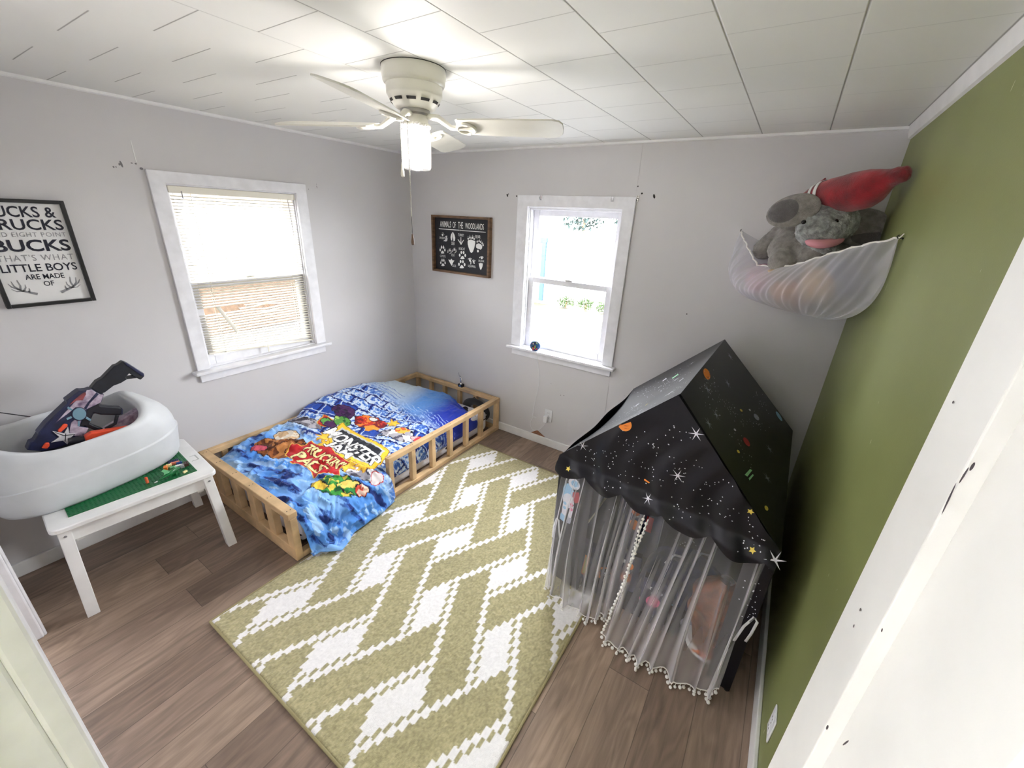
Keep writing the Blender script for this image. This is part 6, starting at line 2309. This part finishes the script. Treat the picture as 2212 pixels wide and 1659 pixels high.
for i, s in enumerate(s_all):
    for j, t_ in enumerate(np.linspace(0, 1, NTT)):
        sc_ = (1 - t_ ** 3.4) ** 0.52 if t_ < 1 else 0.0
        fr_ = math.sin(math.pi * min(1, s / 0.5)) if s < 0.5 else 0.0
        out = (0.115 * fr_ ** 0.7) * math.sin(math.pi * min(1, t_ * 1.1)) ** 0.8 if t_ < 0.91 else (0.115 * fr_ ** 0.7) * math.sin(math.pi * 1.0) ** 0.8
        xy = G + (rim[i, :2] - G) * (sc_ * (1 + 0.05 * math.sin(math.pi * t_))) + cn[:2] * out * sc_
        zb_ = 1.493
        z = rim[i, 2] + (zb_ - rim[i, 2]) * (1 - (1 - t_) ** 1.25)
        P[i, j] = (xy[0], xy[1], z)
        # gathers fanning from the hooks
        if s < 0.5:
            q = s / 0.5
            dr = 0.0055 * math.sin(q * 60 * (1 - 0.25 * t_) + 9 * t_ + 2.5 * math.sin(q * 9)) * (1 - t_) ** 0.4 + 0.004 * math.sin(q * 133 + t_ * 14)
            P[i, j, :2] += cn[:2] * dr * (0.5 + t_)
P[..., 0] = np.clip(P[..., 0], 2.70, W - 0.008)
P[..., 1] = np.minimum(P[..., 1], -0.008)
P[-1] = P[0]
for _ in range(1):
    P[:, :, 0] = P[:, :, 0]
M['net'] = mat_sheer('white_net_bag', (240, 240, 246), 0.42, 0.97)
MB().grid(P).build('net_bag', M['net'], ham)
b = MB()
er = rim[:121]
b.tube(er[::2] + np.array([0, 0, 0.001]) + 0.003 * np.stack([np.sin(np.arange(61) * 2.1), np.cos(np.arange(61) * 1.7), np.sin(np.arange(61) * 1.3)], 1), 0.0045, 6)
b.build('elastic_edge', M['pom'], ham)
for p, d in ((h1, np.array([0, 1, 0])), (h2, np.array([1, 0, 0])), (h3, np.array([0.7, 0.7, 0]))):
    b = MB()
    b.tube([p + d * 0.012, p - d * 0.004, p + np.array([0, 0, 0.006]) - d * 0.008, p + np.array([0, 0, 0.012]) - d * 0.002], 0.0022, 6)
    b.sphere(p + d * 0.010, 0.004, 8, 6)
    b.build('wall_hook', M['darkhole'], ham)
MB().tube([h2, h2 + (0.004, -0.02, 0.012), h2 + (0.004, -0.035, 0.016)], 0.002, 6).build('loose_string', M['pom'], ham)


def plush_mat(name, col, amt=0.16):
    return mat(name, col, 0.95, bump=(210, 0.9, 0.006), var=(38, amt), spec=0.15, sheen=0.35)


GREY = plush_mat('grey_plush', (138, 134, 128))
GREYL = plush_mat('silver_grey_plush', (150, 154, 152), 0.3)
DGREY = plush_mat('dark_grey_satin', (98, 94, 94), 0.08)
PINK = mat('pink_satin', (216, 150, 160), 0.5)
t = thing('plush_elephant', 'grey plush animal with floppy ears and a pink open mouth atop the hammock', 'plush toy', (3.12, -0.25, 1.70), 'soft toys in the hammock')
hd_ = np.array([3.150, -0.300, 1.915])
lf_ = -rt
upz = np.array([0, 0, 1.0])
dn_ = np.array([0, 0, -1.0])
fwd = CAM - hd_
fwd[2] = 0
fwd /= np.linalg.norm(fwd)
body = [(hd_ + np.array([0.02, 0.16, -0.12]), (0.14, 0.12, 0.11), None), (hd_ + lf_ * 0.14 - fwd * 0.10 + dn_ * 0.11, (0.11, 0.09, 0.09), None)]


def limb(p0, p1, r0, r1, n=5):
    return [(np.array(p0) * (1 - f) + np.array(p1) * f, (r0 * (1 - f) + r1 * f,) * 3, None) for f in np.linspace(0, 1, n)]


body += limb((3.005, -0.165, 1.860), (3.004, -0.262, 1.800), 0.058, 0.066) + limb((3.004, -0.262, 1.800), (3.008, -0.345, 1.752), 0.066, 0.064)
body += limb((2.965, -0.085, 1.870), (2.900, -0.090, 1.790), 0.060, 0.056) + limb((3.005, -0.165, 1.860), (2.965, -0.085, 1.870), 0.05, 0.05)
body += limb((3.085, -0.200, 1.850), (3.125, -0.370, 1.788), 0.070, 0.060)
soft(body, 0.008, 5, 0.005, 3).build('plush_body', GREY, t)
head = [(hd_ + upz * 0.025, (0.128, 0.115, 0.100), rotm('Z', 30)), (hd_ + fwd * 0.055 + lf_ * 0.020 - upz * 0.010, (0.112, 0.092, 0.085), rotm('Z', 30)), (hd_ + fwd * 0.070 - lf_ * 0.014 + dn_ * 0.100, (0.078, 0.058, 0.034), rotm('Z', 30))]
hdo = soft(head, 0.0065, 5, 0.009, 9).build('plush_head', GREYL, t)


def pad(c, u, v, n, ru, rv, rn, curl=0.0):
    P_ = np.zeros((28, 16, 3))
    for i, a in enumerate(np.linspace(0, 2 * math.pi, 28)):
        for j, q in enumerate(np.linspace(-math.pi / 2, math.pi / 2, 16)):
            cu, cv, cw = math.cos(q) * math.cos(a), math.cos(q) * math.sin(a), math.sin(q)
            P_[i, j] = c + u * ru * cu + v * rv * cv + n * (rn * cw - curl * (cu * cu + 0.5 * cv * cv))
    P_[..., 0] = np.minimum(P_[..., 0], W - 0.008)
    P_[..., 1] = np.minimum(P_[..., 1], -0.008)
    return MB().grid(P_, closed_u=False)


el_n = fwd * 0.86 + lf_ * 0.25 + upz * 0.30
el_n /= np.linalg.norm(el_n)
eu = lf_ - el_n * (lf_ @ el_n)
eu /= np.linalg.norm(eu)
ev_ = np.cross(el_n, eu)
ear_c = hd_ + lf_ * 0.185 - fwd * 0.01 + upz * 0.070
e1 = pad(ear_c, eu, ev_, el_n, 0.112, 0.078, 0.026).build('ear', GREY, t)
pad(ear_c + el_n * 0.018 + eu * 0.032, eu, ev_, el_n, 0.068, 0.055, 0.016).build('ear_lining', DGREY, e1)
er_c = hd_ - lf_ * 0.175 - fwd * 0.0 + upz * 0.010
er_n = fwd * 0.9 - lf_ * 0.2 + upz * 0.2
er_n /= np.linalg.norm(er_n)
eu2 = -lf_ - upz * 0.25
eu2 -= er_n * (eu2 @ er_n)
eu2 /= np.linalg.norm(eu2)
ev2 = np.cross(er_n, eu2)
e2 = pad(er_c, eu2, ev2, er_n, 0.135, 0.090, 0.028).build('ear', GREY, t)
pad(er_c + er_n * 0.020 + eu2 * 0.020 + dn_ * 0.032, eu2, ev2, er_n, 0.095, 0.050, 0.014).build('ear_lining', DGREY, e2)
# face: mouth lip, eyes, nostril
mc = hd_ + fwd * 0.122 - lf_ * 0.010 + dn_ * 0.070
mouth = []
for q in np.linspace(-1, 1, 15):
    mouth.append(mc - lf_ * 0.088 * q + fwd * (0.034 - 0.040 * q * q) + upz * (0.016 * q * q + 0.008 * q))
MB().tube(mouth, [0.004 + 0.017 * math.sqrt(max(0, 1 - q * q)) for q in np.linspace(-1, 1, 15)], 12).build('mouth', PINK, hdo)
M['eye'] = mat('black_bead_eye', (14, 12, 12), 0.15)
MB().sphere(hd_ + fwd * 0.136 - lf_ * 0.034 + upz * 0.026, 0.013, 12, 8).build('eye', M['eye'], hdo)
MB().sphere(hd_ + fwd * 0.098 + lf_ * 0.112 + upz * 0.020, 0.010, 12, 8).build('eye', M['eye'], hdo)
pad(np.array([3.004, -0.352, 1.700]), lf_, fwd, upz, 0.056, 0.050, 0.012).build('foot_pad', mat('cream_plush_pad', (206, 188, 166), 0.95), t)

# red plush on top, a long tapered body with striped collar
RED = mat('red_plush', (140, 14, 28), 0.9, bump=(180, 0.6, 0.004), var=(9, 0.35), sheen=0.3)
t = thing('plush_fish', 'long red plush toy with white stripes lying over the grey plush', 'plush toy', (3.2, -0.3, 1.98), 'soft toys in the hammock')
ax0, ax1 = np.array([3.005, -0.165, 2.025]), np.array([3.352, -0.530, 2.105])
axd = (ax1 - ax0) / np.linalg.norm(ax1 - ax0)
AL = float(np.linalg.norm(ax1 - ax0))
axu = upz - axd * (upz @ axd)
axu /= np.linalg.norm(axu)
axv = np.cross(axd, axu)
rp_ = [(-0.022, 0.0, 0), (-0.02, 0.004, 0), (0.00, 0.012, 0), (0.03, 0.030, 0.0), (0.08, 0.050, 0.004), (0.14, 0.062, 0.004), (0.20, 0.069, 0.0), (0.28, 0.072, -0.004), (0.36, 0.068, -0.004), (0.40, 0.058, 0.0), (0.43, 0.042, 0.010), (0.455, 0.032, 0.020), (0.48, 0.029, 0.024), (0.505, 0.024, 0.024), (0.515, 0.010, 0.022), (0.517, 0.0, 0.022)]
P = np.zeros((49, len(rp_) * 4, 3))
ss = np.linspace(0, len(rp_) - 1, len(rp_) * 4)
ra_ = np.array(rp_)


def body_pt(si, th, extra=0.0):
    L_ = np.interp(si, np.arange(len(ra_)), ra_[:, 0])
    R_ = np.interp(si, np.arange(len(ra_)), ra_[:, 1]) * 1.16 + extra
    B_ = np.interp(si, np.arange(len(ra_)), ra_[:, 2])
    return ax0 + axd * L_ * AL / 0.508 + axu * (B_ + R_ * math.sin(th)) + axv * R_ * 1.0 * math.cos(th)


for i, a in enumerate(np.linspace(0, 2 * math.pi, 49)):
    for j, s in enumerate(ss):
        w_ = 0.006 * (float(fbm(a * 2.2 if a < 6.28 else 0, s * 1.1, 77, 2)) - 0.5)
        P[i, j] = body_pt(s, a, w_)
P[-1] = P[0]
P[..., 0] = np.minimum(P[..., 0], W - 0.006)
rb = MB().grid(P, flip=True).build('plush_body', RED, t)
cheek = np.array([3.060, -0.190, 2.045])
soft([(cheek, (0.058, 0.05, 0.048), None), (cheek + lf_ * 0.03 + dn_ * 0.012, (0.034, 0.034, 0.034), None)], 0.006, 6, 0.003, 5).build('cheek_puff', mat('bright_red_plush', (196, 30, 38), 0.9, bump=(180, 0.6, 0.004), sheen=0.3), t)
for s0 in (4.55, 5.15):
    b = MB()
    Q = np.zeros((16, 3, 3))
    for i, a in enumerate(np.linspace(-0.1, 1.75, 16)):
        for j, ds in enumerate((0, 0.16, 0.32)):
            Q[i, j] = body_pt(s0 + ds - 0.25 * (a - 0.6), a, 0.0045)
    b.grid(Q)
    b.build('stripe', M['cream_ink'], rb, solid=0.002)
b = MB()
fb = body_pt(4.2, math.pi * 0.55, -0.004)
b.tube([fb, fb + axu * 0.014 + axd * 0.012, fb + axu * 0.026 + axd * 0.030, fb + axu * 0.036 + axd * 0.036], [0.014, 0.013, 0.008, 0.002], 10)
b.build('small_fin', RED, t)

# soft toys dimly seen through the net
SOFT = [('plush_toy', 'pink plush toy showing through the left end of the hammock net', (2.930, -0.175, 1.635), (0.080, 0.075, 0.085), (214, 150, 178)),
        ('plush_toy', 'orange brown plush toy at the bottom of the hammock net', (3.100, -0.310, 1.600), (0.115, 0.105, 0.075), (178, 112, 58)),
        ('plush_toy', 'tan plush toy in the middle of the hammock net under the elephant', (3.190, -0.420, 1.660), (0.085, 0.085, 0.085), (196, 158, 116)),
        ('plush_toy', 'slate blue plush toy at the right end of the hammock net', (3.270, -0.400, 1.690), (0.075, 0.09, 0.10), (108, 112, 142)),
        ('plush_toy', 'dark brown plush toy low behind the orange brown one in the net', (3.220, -0.270, 1.585), (0.10, 0.10, 0.06), (92, 70, 52))]
for i, (nm, lb, c, r, col) in enumerate(SOFT):
    c = np.array(c)
    t = thing(nm, lb, 'plush toy', (c[0], c[1], c[2] - r[2]), 'soft toys in the hammock')
    pm = plush_mat('plush_cloth_%d' % i, col)
    side = np.array([math.cos(i * 1.3), math.sin(i * 1.3), 0])
    soft([(c, r, None), (c + np.array(r) * side * 0.6 + upz * r[2] * 0.35, (r[0] * 0.6, r[1] * 0.6, r[2] * 0.6), None)], 0.009, 6, 0.004, 30 + i).build('plush_body', pm, t)
    for q in (-1, 1):
        MB().sphere(c + np.array(r) * side * 0.6 + np.cross(upz, side) * r[0] * 0.45 * q + upz * r[2] * 0.85, r[0] * 0.22, 10, 8).build('ear', pm, t)
